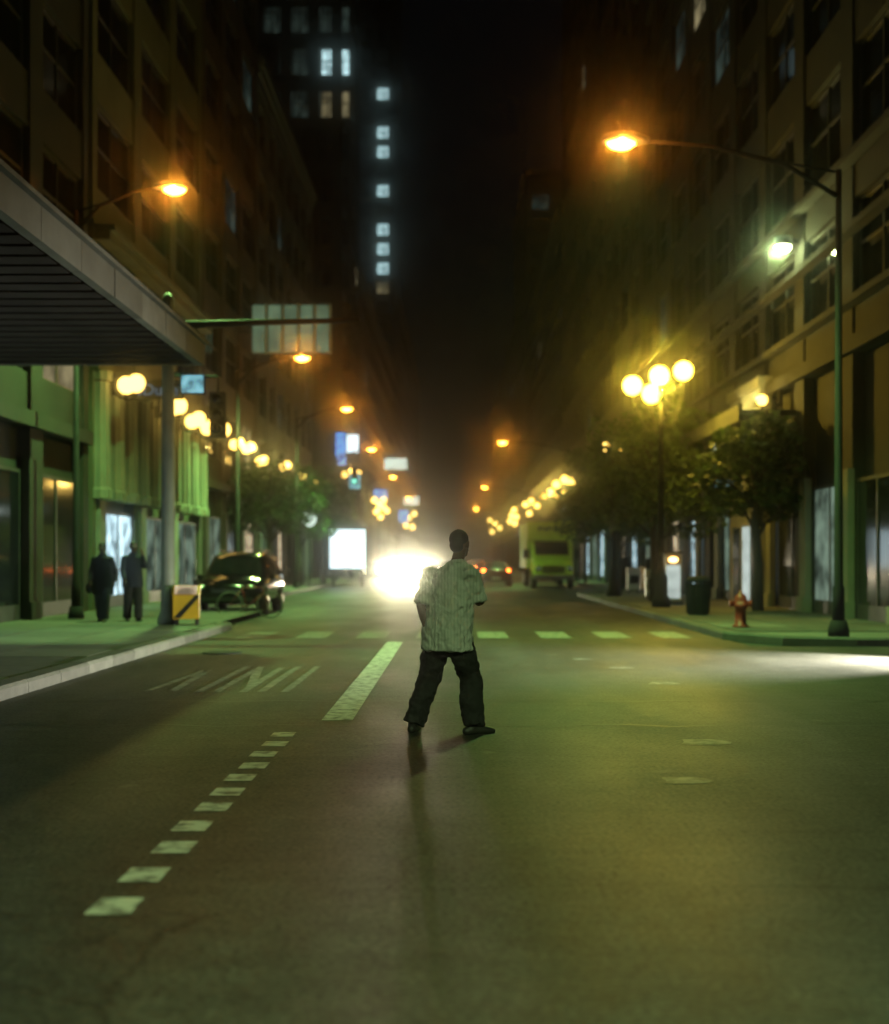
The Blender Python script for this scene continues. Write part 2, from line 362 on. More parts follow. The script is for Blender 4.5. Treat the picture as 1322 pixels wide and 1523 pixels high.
slab_me = MB().box(-.732, .732, -.732, .732, 0, .0165).mesh('paving_slab'); slab_me.materials.append(M['slab'])
for i in range(16):
    for k in range(3):
        yy = 12.3 + i*1.5
        use('paving_slab', slab_me, pl, (-6.1 - k*1.5, yy, .1325 + rnd.uniform(-.002, .002)))
for i in range(16):
    for k in range(3):
        use('paving_slab', slab_me, pr, (6.3 + k*1.5 - (0 if k < 2 else .2), 24.6 + i*1.5, .1325 + rnd.uniform(-.002, .002) + (k == 2)*.003))

# ------------------------------------------------------------------ buildings
def win_mesh(wd, h):
    f = MB(); t = .09
    f.box(-.06, .06, -wd/2, -wd/2+t, 0, h); f.box(-.06, .06, wd/2-t, wd/2, 0, h)
    f.box(-.058, .058, -wd/2+t, wd/2-t, 0, t); f.box(-.058, .058, -wd/2+t, wd/2-t, h-t, h)
    f.box(-.05, .05, -.04, .04, t, h-t); f.box(-.045, .045, -wd/2+t, -.04, h*.52, h*.52+.07); f.box(-.045, .045, .04, wd/2-t, h*.52, h*.52+.07)
    me = f.mesh('window'); me.materials.append(M['frame'])
    p = MB(); p.box(-.015, .015, -wd/2+.02, wd/2-.02, .02, h-.02); pm = p.mesh('pane'); pm.materials.append(M['dark_glass'])
    return me, pm
def building(label, side, y0, y1, xf, depth, h, bay, floor, base_h, wm, lit=None, front=0, prob=.0, zmin=0, sill=True, lit_mats=('win_dim', 'win_warm')):
    """side -1 left, +1 right of the street; xf the street face; front = how many window bays on the face turned to the camera"""
    root = empty('building', (xf + side*depth/2, (y0+y1)/2, 0), label, 'building'); o = root.location
    xi = xf + side*.32; yi = y0 + (.32 if front else 0)
    wall = MB(); wall.box(xi, xf + side*depth, yi, y1, -.02, h)
    nb = max(1, int((y1-y0-.6)//bay)); bw = (y1-y0)/nb; nf = max(1, int((h-base_h-.8)//floor))
    pw, sp = min(.9, bw*.28), floor*.36
    for i in range(nb+1):
        c = y0 + i*bw; a, b = max(y0 + .002, c-pw/2), min(y1 - .002, c+pw/2)
        wall.box(xf, xi, a, b, -.02, h)
    for k in range(nf+1):
        z = base_h + k*floor
        wall.box(xf + side*.05, xi, y0+.004, y1-.004, z - sp*.5, z + sp*.5)
    wall.box(xf - side*.02, xi, y0 + .006, y1 - .006, h - .9, h - .003)
    if front:
        fw = depth/front
        for i in range(front+1):
            c = xf + side*i*fw; a, b = c - side*pw/2, c + side*pw/2
            if i == 0: a = xf + side*.003; b = xf + side*pw
            wall.box(a, b, y0, yi, -.02, h)
        for k in range(nf+1):
            z = base_h + k*floor
            wall.box(xf + side*.33, xf + side*depth, y0 + .05, yi, z - sp*.5, z + sp*.5)
    wo = wall.build('wall', wm, root)
    c = MB(); c.box(xf - side*.35, xf + side*(depth+.1), y0 + .01, y1 - .01, h, h + .45); c.box(xf - side*.18, xf, y0+.012, y1-.012, h - .35, h - .002)
    c.build('cornice', wm, root)
    b2 = MB(); b2.box(xf - side*.16, xf - side*.004, y0 + .02, y1 - .02, base_h - sp*.5 - .02, base_h - sp*.5 + .34); b2.build('belt_course', wm, root)
    me, pm = win_mesh(bw - pw, floor - sp); sx = MB().box(-.12, .12, -(bw-pw)/2, (bw-pw)/2, -.07, -.003).mesh('sill'); sx.materials.append(wm)
    lit = lit or {}
    def put(px, py, z, key, rz):
        wdw = use('window', me, root, (px - o.x, py - o.y, z), rz)
        m = lit.get(key)
        if m is None and rnd.random() < prob: m = rnd.choice(lit_mats)
        use('pane', pm, wdw, (0, 0, 0), 0, M[m] if m else None)
        if sill: use('sill', sx, wdw, (0, 0, 0), 0)
    for k in range(nf):
        z = base_h + k*floor + sp*.5
        if z < zmin or z + floor - sp > h - .85: continue
        for i in range(nb): put(xf + side*.24, y0 + (i+.5)*bw, z, (i, k), 0)
        if front:
            for i in range(front): put(xf + side*(i+.5)*fw, y0 + .24, z, ('f', i, k), R(90))
    return root
def shopfront(b, side, xf, y0, y1, bay, ztop, mats, zriser=.5, pier=M['stone'], depth=.32):
    """ground-floor bays between stone piers, each with a glass front"""
    n = max(1, round((y1-y0)/bay)); bw = (y1-y0)/n; o = b.location
    for i in range(n):
        a, c = y0 + i*bw, y0 + (i+1)*bw; m = mats[i % len(mats)]
        s = MB(); t = .08; x0, x1 = xf + side*.08, xf + side*.16
        s.box(x0, x1, a+.36, a+.36+t, .14, ztop); s.box(x0, x1, c-.36-t, c-.36, .14, ztop); s.box(x0, x1, (a+c)/2-.04, (a+c)/2+.04, zriser, ztop-.09)
        s.box(xf+side*.082, xf+side*.158, a+.36+t, c-.36-t, ztop-.09, ztop-.002); s.box(xf+side*.06, xf+side*.18, a+.36+t, c-.36-t, .14, zriser)
        so_ = s.build('shop_window', M['frame'], b)
        for (p, q) in ((a+.36+t, (a+c)/2-.04), ((a+c)/2+.04, c-.36-t)):
            g = MB(); g.box(xf+side*.11, xf+side*.13, p, q, zriser, ztop-.09); g.build('pane', M[m], so_)
        p = MB(); p.box(xf - side*.12, xf + side*.05, a-.30, a+.30, .14, ztop+.25); p.box(xf - side*.20, xf + side*.04, a-.36, a+.36, .14, .55); p.build('pier', pier, b)

# --- left side
L0 = building('dark corner building with a deep flat marquee over the pavement', -1, -12, 33.6, -10.2, 14, 24, 3.8, 3.6, 5.4, M['dark_stone'], prob=.04)
shopfront(L0, -1, -10.2, 2, 33.4, 4.2, 3.7, ['dark_glass', 'shop_green', 'dark_glass', 'dark_glass', 'shop_cool', 'dark_glass', 'dark_glass'], pier=M['dark_stone'])
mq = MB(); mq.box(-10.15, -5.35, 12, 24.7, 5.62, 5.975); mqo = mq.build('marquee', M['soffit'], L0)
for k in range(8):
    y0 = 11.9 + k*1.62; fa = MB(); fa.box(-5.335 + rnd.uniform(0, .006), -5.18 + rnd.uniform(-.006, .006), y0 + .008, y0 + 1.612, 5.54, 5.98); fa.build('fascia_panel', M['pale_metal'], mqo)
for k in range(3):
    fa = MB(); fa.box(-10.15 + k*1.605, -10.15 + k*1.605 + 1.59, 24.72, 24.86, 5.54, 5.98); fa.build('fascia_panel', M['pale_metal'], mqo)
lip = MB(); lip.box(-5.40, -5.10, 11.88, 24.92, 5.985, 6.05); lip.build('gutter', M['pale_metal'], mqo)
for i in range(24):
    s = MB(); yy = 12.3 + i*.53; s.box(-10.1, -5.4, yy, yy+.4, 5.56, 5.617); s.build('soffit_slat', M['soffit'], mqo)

L1 = building('buff stone building with a row of fluted pilasters and wall lanterns', -1, 34, 48.6, -10.2, 14, 30, 3.65, 3.9, 7.6, M['olive'], prob=.0)
shopfront(L1, -1, -10.2, 34.6, 48.2, 4.5, 3.0, ['shop_cool', 'shop_green', 'shop_green'])
for i in range(10):
    yy = 34.4 + i*1.5; f = MB(); n = 20
    rings = []
    for z, q in ((3.3, 1.2), (3.55, 1.2), (3.6, 1), (6.6, .9), (6.65, 1.15), (6.9, 1.25)):
        rings.append([(-10.12 + .30*q*(1 - (.10 if j % 2 else 0))*math.cos(2*math.pi*j/n), yy + .30*q*(1 - (.10 if j % 2 else 0))*math.sin(2*math.pi*j/n), z) for j in range(n)])
    f.loft(rings).build('pilaster', M['stone'], L1)
lg = MB(); lg.box(-10.18, -9.75, 34.1, 48.5, 10.6, 10.85); lg.box(-10.18, -9.6, 34.05, 48.55, 10.853, 11.0); lg.build('ledge', M['olive'], L1)
L2 = building('narrow dark brick building between the pilastered and the lower buildings', -1, 48.9, 62, -10.2, 12, 40, 3.2, 3.6, 5.2, M['brick'], prob=.06, lit={(1, 3): 'win_dim', (2, 5): 'win_dim', (1, 6): 'win_dim'})
shopfront(L2, -1, -10.2, 49.2, 61.7, 4.1, 3.4, ['shop_green', 'dark_glass', 'shop_warm'], pier=M['brick'])
L3 = building('grey mid-rise building behind the street trees', -1, 62.3, 86, -10.2, 12, 27, 3.3, 3.5, 5.0, M['grey'], prob=.08)
shopfront(L3, -1, -10.2, 62.6, 85.7, 4.6, 3.4, ['shop_green', 'shop_warm', 'dark_glass', 'shop_cool', 'shop_green'], pier=M['grey'])
L4 = building('dark tower with scattered warm and bluish lit windows near its top', -1, 100, 118, -9.4, 14, 62, 3.6, 3.5, 6, M['dark_stone'], front=6, prob=.02, zmin=14,
    lit={('f', 0, 9): 'win_warm', ('f', 1, 9): 'win_dim', ('f', 2, 9): 'win_dim', ('f', 0, 10): 'win_cool', ('f', 1, 10): 'win_dim', ('f', 1, 12): 'win_warm', ('f', 2, 11): 'win_dim', ('f', 0, 11): 'win_dim'})
shopfront(L4, -1, -9.4, 100.4, 117.6, 4.3, 3.6, ['shop_warm', 'shop_green'], pier=M['grey'])
L4b = building('low grey office block far down the left side', -1, 118.4, 186, -9.6, 14, 30, 4.6, 3.6, 5, M['grey'], prob=.12)
shopfront(L4b, -1, -9.6, 119, 185, 6, 3.6, ['shop_warm', 'shop_cool', 'shop_green', 'dark_glass'], pier=M['grey'])
cool = {('f', 0, k): 'win_cool' for k in (13, 14, 15, 17, 19, 20, 22)}
L5 = building('tall far tower with a column of bright bluish windows', -1, 190, 215, -9.7, 22, 99, 4, 3.05, 6.2, M['dark_stone'], front=7, prob=.02, zmin=12, lit=cool, sill=False)
L6 = building('distant grey building closing the left side of the street', -1, 216, 330, -10, 20, 48, 7, 4, 6, M['grey'], prob=.12, sill=False)
# --- right side
R1 = building('tall dark corner building with a glowing floodlight on its facade', 1, 25.4, 62, 9.5, 16, 40, 3.65, 3.7, 7.2, M['dark_stone'], prob=.02,
    lit={(4, 4): 'win_warm', (5, 4): 'win_warm', (6, 4): 'win_dim', (5, 5): 'win_dim', (4, 3): 'win_dim'})
shopfront(R1, 1, 9.5, 36.5, 61.6, 3.6, 3.5, ['pillar', 'shop_green', 'dark_glass', 'shop_cool', 'shop_warm', 'dark_glass', 'shop_green'])
shopfront(R1, 1, 9.5, 25.8, 36.3, 3.5, 3.5, ['dark_glass', 'shop_green', 'dark_glass'])
R2 = building('tall brown building with stone corner piers on the right side', 1, 62.3, 108, 9.5, 16, 62, 3.6, 3.7, 6.5, M['brick'], prob=.025)
shopfront(R2, 1, 9.5, 62.6, 107.6, 4.5, 3.5, ['shop_cool', 'shop_warm', 'dark_glass', 'shop_cool', 'shop_green'], pier=M['grey'])
R3 = building('dark mid-height block beyond the tall brown building', 1, 108.4, 160, 9.5, 16, 33, 4.4, 3.6, 6, M['dark_stone'], prob=.08)
shopfront(R3, 1, 9.5, 109, 159, 5.5, 3.5, ['shop_warm', 'shop_green', 'shop_cool'], pier=M['grey'])
R4 = building('distant stepped tower on the right side of the street', 1, 170, 205, 9.8, 22, 56, 4, 3.4, 6, M['grey'], front=6, prob=.05, zmin=10, sill=False)
R5 = building('farthest dark building on the right side', 1, 206, 330, 10, 20, 40, 7, 4, 6, M['dark_stone'], prob=.1, sill=False)
far = building('dark block closing the street far away', 1, 470, 490, -30, 60, 22, 6, 4, 5, M['grey'], front=12, prob=.1, sill=False)
# canopy and sign band on the right corner building
cn = MB(); cn.box(7.9, 9.44, 33.5, 41, 5.55, 5.72); cno = cn.build('canopy', M['pale_metal'], R1)
cf = MB(); cf.box(7.8, 7.895, 33.4, 41.1, 5.4, 5.85); cf.build('fascia', M['pale_metal'], cno)
for z in (7.6, 9.3, 11.0):
    bb = MB(); bb.box(9.2, 9.49, 25.5, 61.9, z, z+.16); bb.build('string_course', M['dark_stone'], R1)
pp = MB()
pp.box(9.2, 9.52, 36.6, 40.6, .14, 6.8); pp.box(9.1, 9.53, 36.5, 40.7, 6.8, 7.1); pp.build('entrance_surround', M['stone'], R1)
for yy, m in ((37.2, 'dark_glass'), (38.3, 'pillar'), (39.6, 'dark_glass')):
    d = MB(); d.box(9.16, 9.199, yy-.42, yy+.42, .3, 2.6); d.build('door_panel', M[m], R1)

# ------------------------------------------------------------------ lamps
def cobra(x, y, pole_x, h=9.1, label='', power=9000, spread=132):
    """street lamp with a curved arm; x = where the lens hangs, pole_x = where the post stands"""
    s = 1 if pole_x > x else -1; base = .14
    r = empty('street_lamp', (pole_x, y, base), label, 'street lamp', 'cobra-head lamps along the kerbs')
    p = MB(); p.tube([(0,0,0), (0,0,.9), (0,0,.95), (0,0,h-.5)], [.12,.11,.085,.055], 10); p.lathe([(.2,0),(.2,.12),(.15,.3)], (0,0,0), 10); p.build('post', M['post_metal'], r, True, world=False)
    dx = x - pole_x
    a = MB(); a.tube([(0,0,h-1.0), (dx*.25,0,h-.4), (dx*.6,0,h-.06), (dx+s*.42,0,h+.03)], [.05,.045,.04,.035], 8); a.tube([(0,0,h-.55),(dx*.35,0,h-.3)], .025, 6); a.build('arm', M['post_metal'], r, True, world=False)
    hd = MB()
    hd.loft([[(dx + s*q, .27*wd*math.cos(2*math.pi*k/12), h + .04 + max(-.035, .15*wd*math.sin(2*math.pi*k/12))) for k in range(12)] for q, wd in ((-.42,.3),(-.36,.75),(-.2,1),(.15,1),(.36,.6),(.46,.35))])
    hd.build('lamp_head', M['metal'], r, True, world=False)
    ln = MB(); ln.sphere((dx - s*.06, 0, h + .0), (.27, .15, .14), 14, 8); ln.build('lens', M['lens'], r, True, world=False)
    bulb(r, (dx - s*.06, -.18, h - .04), (450 if y < 50 else 320) if y > 0 else 60, SODIUM, .04)
    spot('lamp_light', r, (dx - s*.06, 0, h - .18), (dx - s*.06, 0, 0), power, LAMP_COL if y > 0 else (.66, 1, .42), R(spread), .85)
    return r
for i, (x, y, px_, hh, pw, lb) in enumerate((
    (-6.8, 29.0, -9.1, 10.3, 7500, 'street lamp with curved arm rising above the flat marquee'),
    (-5.9, 46, -8.3, 9.1, 10500, 'street lamp hanging in front of the ribbed pale panel'),
    (-5.6, 61.5, -8.1, 9.1, 12000, 'street lamp standing between the left trees and dark brick building'),
    (-5.9, 84, -8.3, 9.1, 7000, 'street lamp beside the far backlit advertising panel'),
    (-5.9, 112, -8.3, 9.1, 7000, 'street lamp at the foot of the dark tower'),
    (-5.9, 150, -8.3, 9.1, 7000, 'street lamp by the low far office block'),
    (3.1, 22.3, 7.05, 9.1, 7500, 'tall street lamp beside the red hydrant corner'),
    (3.1, 79, 7.9, 9.1, 8000, 'street lamp reaching over the far lane behind the box truck'),
    (3.1, 128, 7.9, 9.1, 7000, 'street lamp by the dark mid-height block'),
    (3.1, 180, 7.9, 9.1, 7000, 'street lamp at the distant stepped tower'),
    (3.1, -4, 5.75, 9.1, 7500, 'street lamp on the pavement behind the viewer'))):
    cobra(x, y, px_, label=lb, power=pw*(1.75 if y > 0 else 3.8), h=hh, spread=150 if y < 0 else 137)

def globe_post(x, y, offs, label, m='globe', r=.25, h=6.7, power=500, tint=GLOBE):
    o = empty('globe_lamp_post', (x, y, .14), label, 'lamp post', 'ornate globe lamp posts')
    b = MB(); b.lathe([(.28,0),(.28,.25),(.2,.35),(.2,.9),(.13,1.05),(.10,1.2),(.07,h-1.4),(.11,h-1.35),(.07,h-1.2),(.06,h-.6)], (0,0,0), 14); b.build('post', M['dark_metal'], o, True, world=False)
    for ox, oy, oz in offs:
        a = MB(); a.tube([(0,0,h-1.3), (ox*.5,oy*.5,h-1.45+oz*.3), (ox,oy,h+oz-r-.25), (ox,oy,h+oz-r-.02)], [.03,.028,.025,.05], 7); a.build('bracket', M['dark_metal'], o, True, world=False)
        g = MB(); g.sphere((ox,oy,h+oz), r, 14, 10); g.build('globe', M[m], o, True, world=False)
    bulb(o, (sum(q[0] for q in offs)/len(offs), -.35, h + sum(q[2] for q in offs)/len(offs)), power, tint)
globe_post(6.1, 36, ((-.05,0,.2), (.68,.1,.35), (-.25,.2,-.32), (-.85,0,-.1)), 'ornate post with big glowing yellow globes among tree leaves', 'globe_big', .29, power=2100, tint=(1, .66, .06))
globe_post(6.1, 47, ((-.3,0,-.9), (.35,0,-.95)), 'slim post with two small globes under the tree crown', 'globe_far', .17)
globe_post(7.9, 88, ((-.6,0,.2), (0,0,.6), (.5,0,.4), (.1,.3,-.3)), 'ornate globe post rising behind the yellow box truck', 'globe', .26)
globe_post(7.9, 101, ((-.6,0,0), (.0,0,.4), (.5,0,0)), 'far globe post beyond the yellow box truck', 'globe', .24)
globe_post(8.2, 152, ((-.9,0,1.0), (-1.2,0,.3), (-.6,0,.1), (-1.4,0,-.4), (-.8,0,-.7)), 'distant globe post with five crowded lights', 'globe', .3)
globe_post(-8.6, 135, ((.5,0,.6), (.9,0,.2), (0,0,.3), (.2,0,-.5)), 'distant globe post on the left pavement', 'globe', .28)
globe_post(-8.6, 98, ((.2,0,1.9), (.7,0,1.7), (-.4,0,1.6)), 'tall globe post before the blue blade sign', 'globe', .24)

globe_post(-8.3, 117, ((.4,0,.5), (.9,0,.1), (1.3,0,.5), (.6,0,-.6)), 'globe post beside the low far office block', 'globe', .26, power=300)
globe_post(-8.2, 172, ((.6,0,1.2), (1.5,0,.7), (2.3,0,1.3), (1.1,0,-.4), (2.0,0,-.6)), 'farthest globe post on the left pavement', 'globe', .32, power=300)
globe_post(7.9, 122, ((-.9,0,.3), (-.3,0,.7), (.3,0,.2), (-.5,0,-.6)), 'globe post before the dark mid-height block', 'globe', .26, power=300)
globe_post(8.2, 215, ((-1.2,0,1.2), (-2.2,0,1.8), (-.4,0,.4), (-1.8,0,-.3)), 'farthest globe post on the right pavement', 'globe', .34, power=300)
def wall_lantern(side, xf, y, h, n, label, m='globe', r=.2):
    o = empty('wall_lantern', (xf, y, h), label, 'wall lamp', 'globe lanterns along the facades')
    p = MB(); p.box(-.02*side if side < 0 else -.06, .06 if side < 0 else .02, -.12, .12, -.35, .3); p.build('wall_plate', M['dark_metal'], o, world=False)
    for k in range(n):
        ox = -side*(.55 + .12*(k % 2)); oy = (k - (n-1)/2)*.55; oz = .12*((k*7) % 3 - 1)
        a = MB(); a.tube([(0,0,-.2), (ox*.6, oy*.7, -.45), (ox, oy, oz-r-.12), (ox, oy, oz-r)], [.025,.025,.025,.06], 7); a.build('bracket', M['dark_metal'], o, True, world=False)
        g = MB(); g.sphere((ox, oy, oz), r, 12, 8); g.build('globe', M[m], o, True, world=False)
    bulb(o, (-side*.75, -.1, -.05), 80*n, (1, .82, .24))
for y, n, h, lb in ((34.7, 3, 6.6, 'lantern cluster on the first pilaster beside the marquee'), (40.2, 2, 6.65, 'lantern pair above the lit shop window pilasters'),
    (43.2, 3, 6.55, 'lantern cluster over the middle pilasters'), (45.8, 2, 6.6, 'lantern pair over the last pilasters but one'), (48.0, 2, 6.7, 'lantern pair on the last pilaster'),
    (53.0, 2, 6.7, 'lantern pair on the dark brick facade'), (56.0, 2, 6.8, 'lantern pair in the middle of the dark brick facade'), (59.8, 2, 6.5, 'lantern pair at the far end of the brick facade'),
    (68.0, 2, 6.9, 'lantern pair at the near end of the grey mid-rise'), (75.5, 3, 6.7, 'lantern cluster on the grey mid-rise'), (81.5, 3, 6.7, 'lantern cluster at the far end of the grey mid-rise')):
    wall_lantern(-1, -10.2 + (.35 if y < 49 else 0), y, h, max(n, 3) if y < 50 else n, lb, 'globe', .25 if y < 50 else .22)
wall_lantern(1, 9.5, 38.3, 6.1, 2, 'lantern pair above the lit entrance on the right', 'globe', .19)
wall_lantern(1, 9.5, 35.4, 6.35, 1, 'single lantern by the right canopy', 'globe', .16)
# floodlight on the right facade
fl = empty('floodlight', (9.5, 33.6, 10.4), 'round greenish floodlight bracketed high on the right facade', 'floodlight')
MB().box(-.3, 0, -.06, .06, -.06, .06).build('bracket', M['dark_metal'], fl, world=False)
MB().lathe([(.12, -.1), (.24, .0), (.26, .22), (.2, .24)], (-.42, 0, -.12), 14).build('housing', M['dark_metal'], fl, True, world=False)
MB().sphere((-.42, 0, -.16), (.22, .22, .16), 14, 8).build('lens', M['flood'], fl, True, world=False)
bulb(fl, (-.62, -.1, -.34), 400, (.8, 1, .4))

# ------------------------------------------------------------------ signal poles, signs
def signal_head(parent, x, y, z, lit, m, world=True, back=False):
    b = MB(); b.box(x-.17, x+.17, y, y+.2, z-.5, z+.5); h = b.build('signal_head', M['dark_metal'], parent)
    for k, oz in enumerate((.33, 0, -.33)):
        l = MB(); l.sphere((x, y-.01, z+oz), (.11, .06, .11), 12, 8); l.build('signal_lens', M[m] if k == lit else M['dark_glass'], h, True)
        v = MB(); v.loft([[(x+.14*math.cos(R(a)), yy, z+oz+.14*math.sin(R(a))) for a in range(-20, 201, 20)] + [(x+.125*math.cos(R(a)), yy, z+oz+.125*math.sin(R(a))) for a in range(200, -21, -20)] for yy in (y-.002, y-.2)]); v.build('visor', M['dark_metal'], h)
mp = empty('signal_pole', (-6.3, 26.5, .14), 'tall pale signal pole with a long dark mast arm', 'signal pole')
b = MB(); b.lathe([(.24,0),(.24,.15),(.17,.3),(.155,.9),(.13,7.1),(.06,7.25)], (0,0,0), 14); b.build('pole', M['metal'], mp, True, world=False)
b = MB(); b.tube([(0,0,6.55), (2.2,0,6.62), (4.2,0,6.66)], [.09,.07,.05], 10); b.tube([(0,0,6.3),(.5,0,6.56)], .03, 6); b.build('mast_arm', M['dark_metal'], mp, True, world=False)
b = MB(); b.tube([(0,0,5.25),(.32,0,5.25)], .025, 6); b.tube([(0,0,5.5),(.32,0,5.5)], .025, 6); b.build('sign_bracket', M['dark_metal'], mp, world=False)
sgn = empty('hanging_sign', (-5.78, 26.5, 5.2), 'small bluish-white lit sign hanging beside the signal pole', 'sign')
MB().box(-.25, .29, -.04, .05, -.02, .42).build('sign_case', M['dark_metal'], sgn, world=False)
MB().box(-.22, .26, -.058, -.043, .01, .39).build('sign_face', M['cyan'], sgn, world=False)
hd = empty('signal_light', (-5.25, 26.6, 4.55), 'dark unlit signal head beneath the bluish hanging sign', 'traffic signal')
signal_head(hd, -5.25, 26.62, 4.75, 9, 'green'); MB().tube([(-5.25, 26.72, 5.24), (-5.25, 26.72, 5.6), (-6.2, 26.6, 5.6)], .03, 6).build('bracket', M['dark_metal'], hd)

fs = empty('signal_light', (-7.7, 71, .14), 'signal post showing green beyond the left trees', 'traffic signal')
b = MB(); b.tube([(0,0,0),(0,0,6.6)], [.09,.06], 8); b.tube([(0,0,6.3),(1.7,0,6.5)], .04, 6); b.build('post', M['dark_metal'], fs, True, world=False)
signal_head(fs, -5.95, 70.9, 6.5, 2, 'green')
fs = empty('signal_light', (7.9, 74, .14), 'signal post with orange light beside the right trees', 'traffic signal')
b = MB(); b.tube([(0,0,0),(0,0,5.9)], [.09,.06], 8); b.tube([(0,0,5.2),(-.75,0,5.3)], .04, 6); b.build('post', M['dark_metal'], fs, True, world=False)
signal_head(fs, 7.1, 73.8, 5.15, 0, 'orange')
ws = empty('walk_signal', (7.55, 73.7, 4.55), 'white lit pedestrian signal under the orange light', 'pedestrian signal')
MB().box(-.55, .4, 0, .2, -.25, .25).build('signal_case', M['dark_metal'], ws, world=False); MB().box(-.5, .35, -.02, -.003, -.2, .2).build('signal_face', M['white_walk'], ws, world=False)

def text_mesh(body, size, extrude=.015):
    cu = bpy.data.curves.new('lettering', 'FONT'); cu.body = body; cu.size = size; cu.extrude = extrude; cu.align_x = 'CENTER'
    o = bpy.data.objects.new('lettering', cu); col.objects.link(o)
    dg = bpy.context.evaluated_depsgraph_get(); me = bpy.data.meshes.new_from_object(o.evaluated_get(dg))
    bpy.data.objects.remove(o); return me
def blade(px, py, d, wpx, hpx, xwall, m, label, text=None):
    c = at(px, py, d); k = d/F_PX; wd, h = wpx*k, hpx*k
    o = empty('blade_sign', (c.x, d, c.z - h/2), label, 'sign')
    MB().box(-wd/2-.06, wd/2+.06, -.12, .12, -.06, h+.06).build('sign_case', M['dark_metal'], o, world=False)
    MB().box(-wd/2, wd/2, -.15, -.123, 0, h).build('sign_face', M[m], o, world=False)
    b = MB(); xe = xwall - c.x; s = 1 if xe > 0 else -1
    for z in (.2*h, .8*h): b.tube([(s*(wd/2+.05), 0, z), (xe, 0, z)], .04, 6)
    b.build('bracket', M['dark_metal'], o, world=False)
    return o
blade(507, 668, 92, 15, 48, -9.9, 'blue', 'tall blue lit blade sign on the left facades')
blade(521, 660, 95, 24, 26, -9.9, 'ad', 'white round-cornered lit sign beside the blue blade sign')
blade(588, 690, 165, 34, 16, -9.6, 'mint', 'wide pale mint lit sign far down the left side')
blade(528, 716, 86, 16, 22, -9.6, 'cyan', 'small cyan lit sign above the left trees')
blade(566, 735, 120, 20, 14, -9.6, 'blue', 'small dim blue sign at the low far office block')
blade(852, 758, 80, 26, 14, 9.5, 'mint', 'small white lit sign behind the right trees')
blade(612, 745, 190, 22, 12, -9.7, 'mint', 'small pale sign at the foot of the tall far tower')
blade(600, 768, 150, 14, 18, -9.6, 'blue', 'narrow blue sign low on the far office block')
blade(872, 738, 70, 16, 10, 9.5, 'mint', 'narrow white sign above the far right shops')
blade(779, 792, 118, 12, 16, 9.5, 'cyan', 'small cyan sign on the dark mid-height block')
blade(1075, 722, 40, 26, 12, 9.5, 'cyan', 'small pale blue sign beside the lit entrance')
blade(1062, 668, 43, 18, 14, 9.5, 'mint', 'small greenish lit sign above the entrance trees')
# pale ribbed panel standing out from the left facades
rp = empty('ribbed_panel', (-7.75, 57, 11.3), 'large pale backlit panel with vertical ribs high on the left facades', 'sign')
wd, hh = 3.75, 2.28
MB().box(-wd/2, wd/2, 0, .25, 0, hh).build('sign_case', M['grey'], rp, world=False)
for k in range(5):
    x0 = -wd/2 + k*wd/5
    MB().box(x0+.05, x0+wd/5-.1, -.02, -.003, .03, hh-.03).build('panel', M['ribbed'], rp, world=False)
    MB().box(x0+wd/5-.1, x0+wd/5+.02, -.16, -.003, 0, hh).build('rib', M['white_box'], rp, world=False)
MB().tube([(-wd/2, .12, 1), (-wd/2-.55, .12, 1)], .06, 6).build('bracket', M['dark_metal'], rp, world=False)
# blue script lettering by the marquee
ts = empty('shop_sign', (-9.2, 37.0, 6.55), 'dim blue lettered sign between the marquee and the pilasters', 'sign')
MB().box(-.75, .85, 0, .12, -.08, .52).build('sign_board', M['olive'], ts, world=False)
me = text_mesh('eDuke', .5); me.materials.append(M['neon']); tl = use('lettering', me, ts, (.05, -.025, .04)); tl.rotation_euler = (R(90), 0, 0)
MB().tube([(-.75, .06, .25), (-1.0, .06, .25)], .03, 6).build('bracket', M['dark_metal'], ts, world=False)

# ------------------------------------------------------------------ street furniture
ad = empty('advertising_panel', (-6.9 + .45, 71.5, 0), 'big bright white backlit advertising panel on the left kerb', 'advertising panel')
ad.location = (at(517, 0, 71).x, 71, 0)
MB().box(-1.15, 1.15, -.12, .12, .95, 3.45).build('case', M['dark_metal'], ad, world=False)
MB().box(-1.03, 1.03, -.14, -.123, 1.07, 3.33).build('lit_face', M['ad'], ad, world=False)
MB().box(-.95, -.75, -.08, .08, 0, .945).build('leg', M['dark_metal'], ad, world=False); MB().box(.75, .95, -.08, .08, 0, .945).build('leg', M['dark_metal'], ad, world=False)
MB().box(-1.2, 1.2, -.16, .16, 3.455, 3.6).build('top_cap', M['grey'], ad, world=False)
rs = empty('round_sign', (at(460, 0, 64).x, 64, 3.25), 'round white lit sign in front of the left tree crowns', 'sign')
MB().loft([[(.42*math.cos(2*math.pi*k/24), yy, .45+.42*math.sin(2*math.pi*k/24)) for k in range(24)] for yy in (-.08, .08)]).build('sign_case', M['dark_metal'], rs, world=False)
MB().loft([[(.38*math.cos(2*math.pi*k/24), yy, .45+.38*math.sin(2*math.pi*k/24)) for k in range(24)] for yy in (-.1, -.083)]).build('sign_face', M['mint'], rs, world=False)
MB().tube([(0, 0, .03), (0, 0, -3.12)], .04, 8).build('post', M['dark_metal'], rs, world=False)

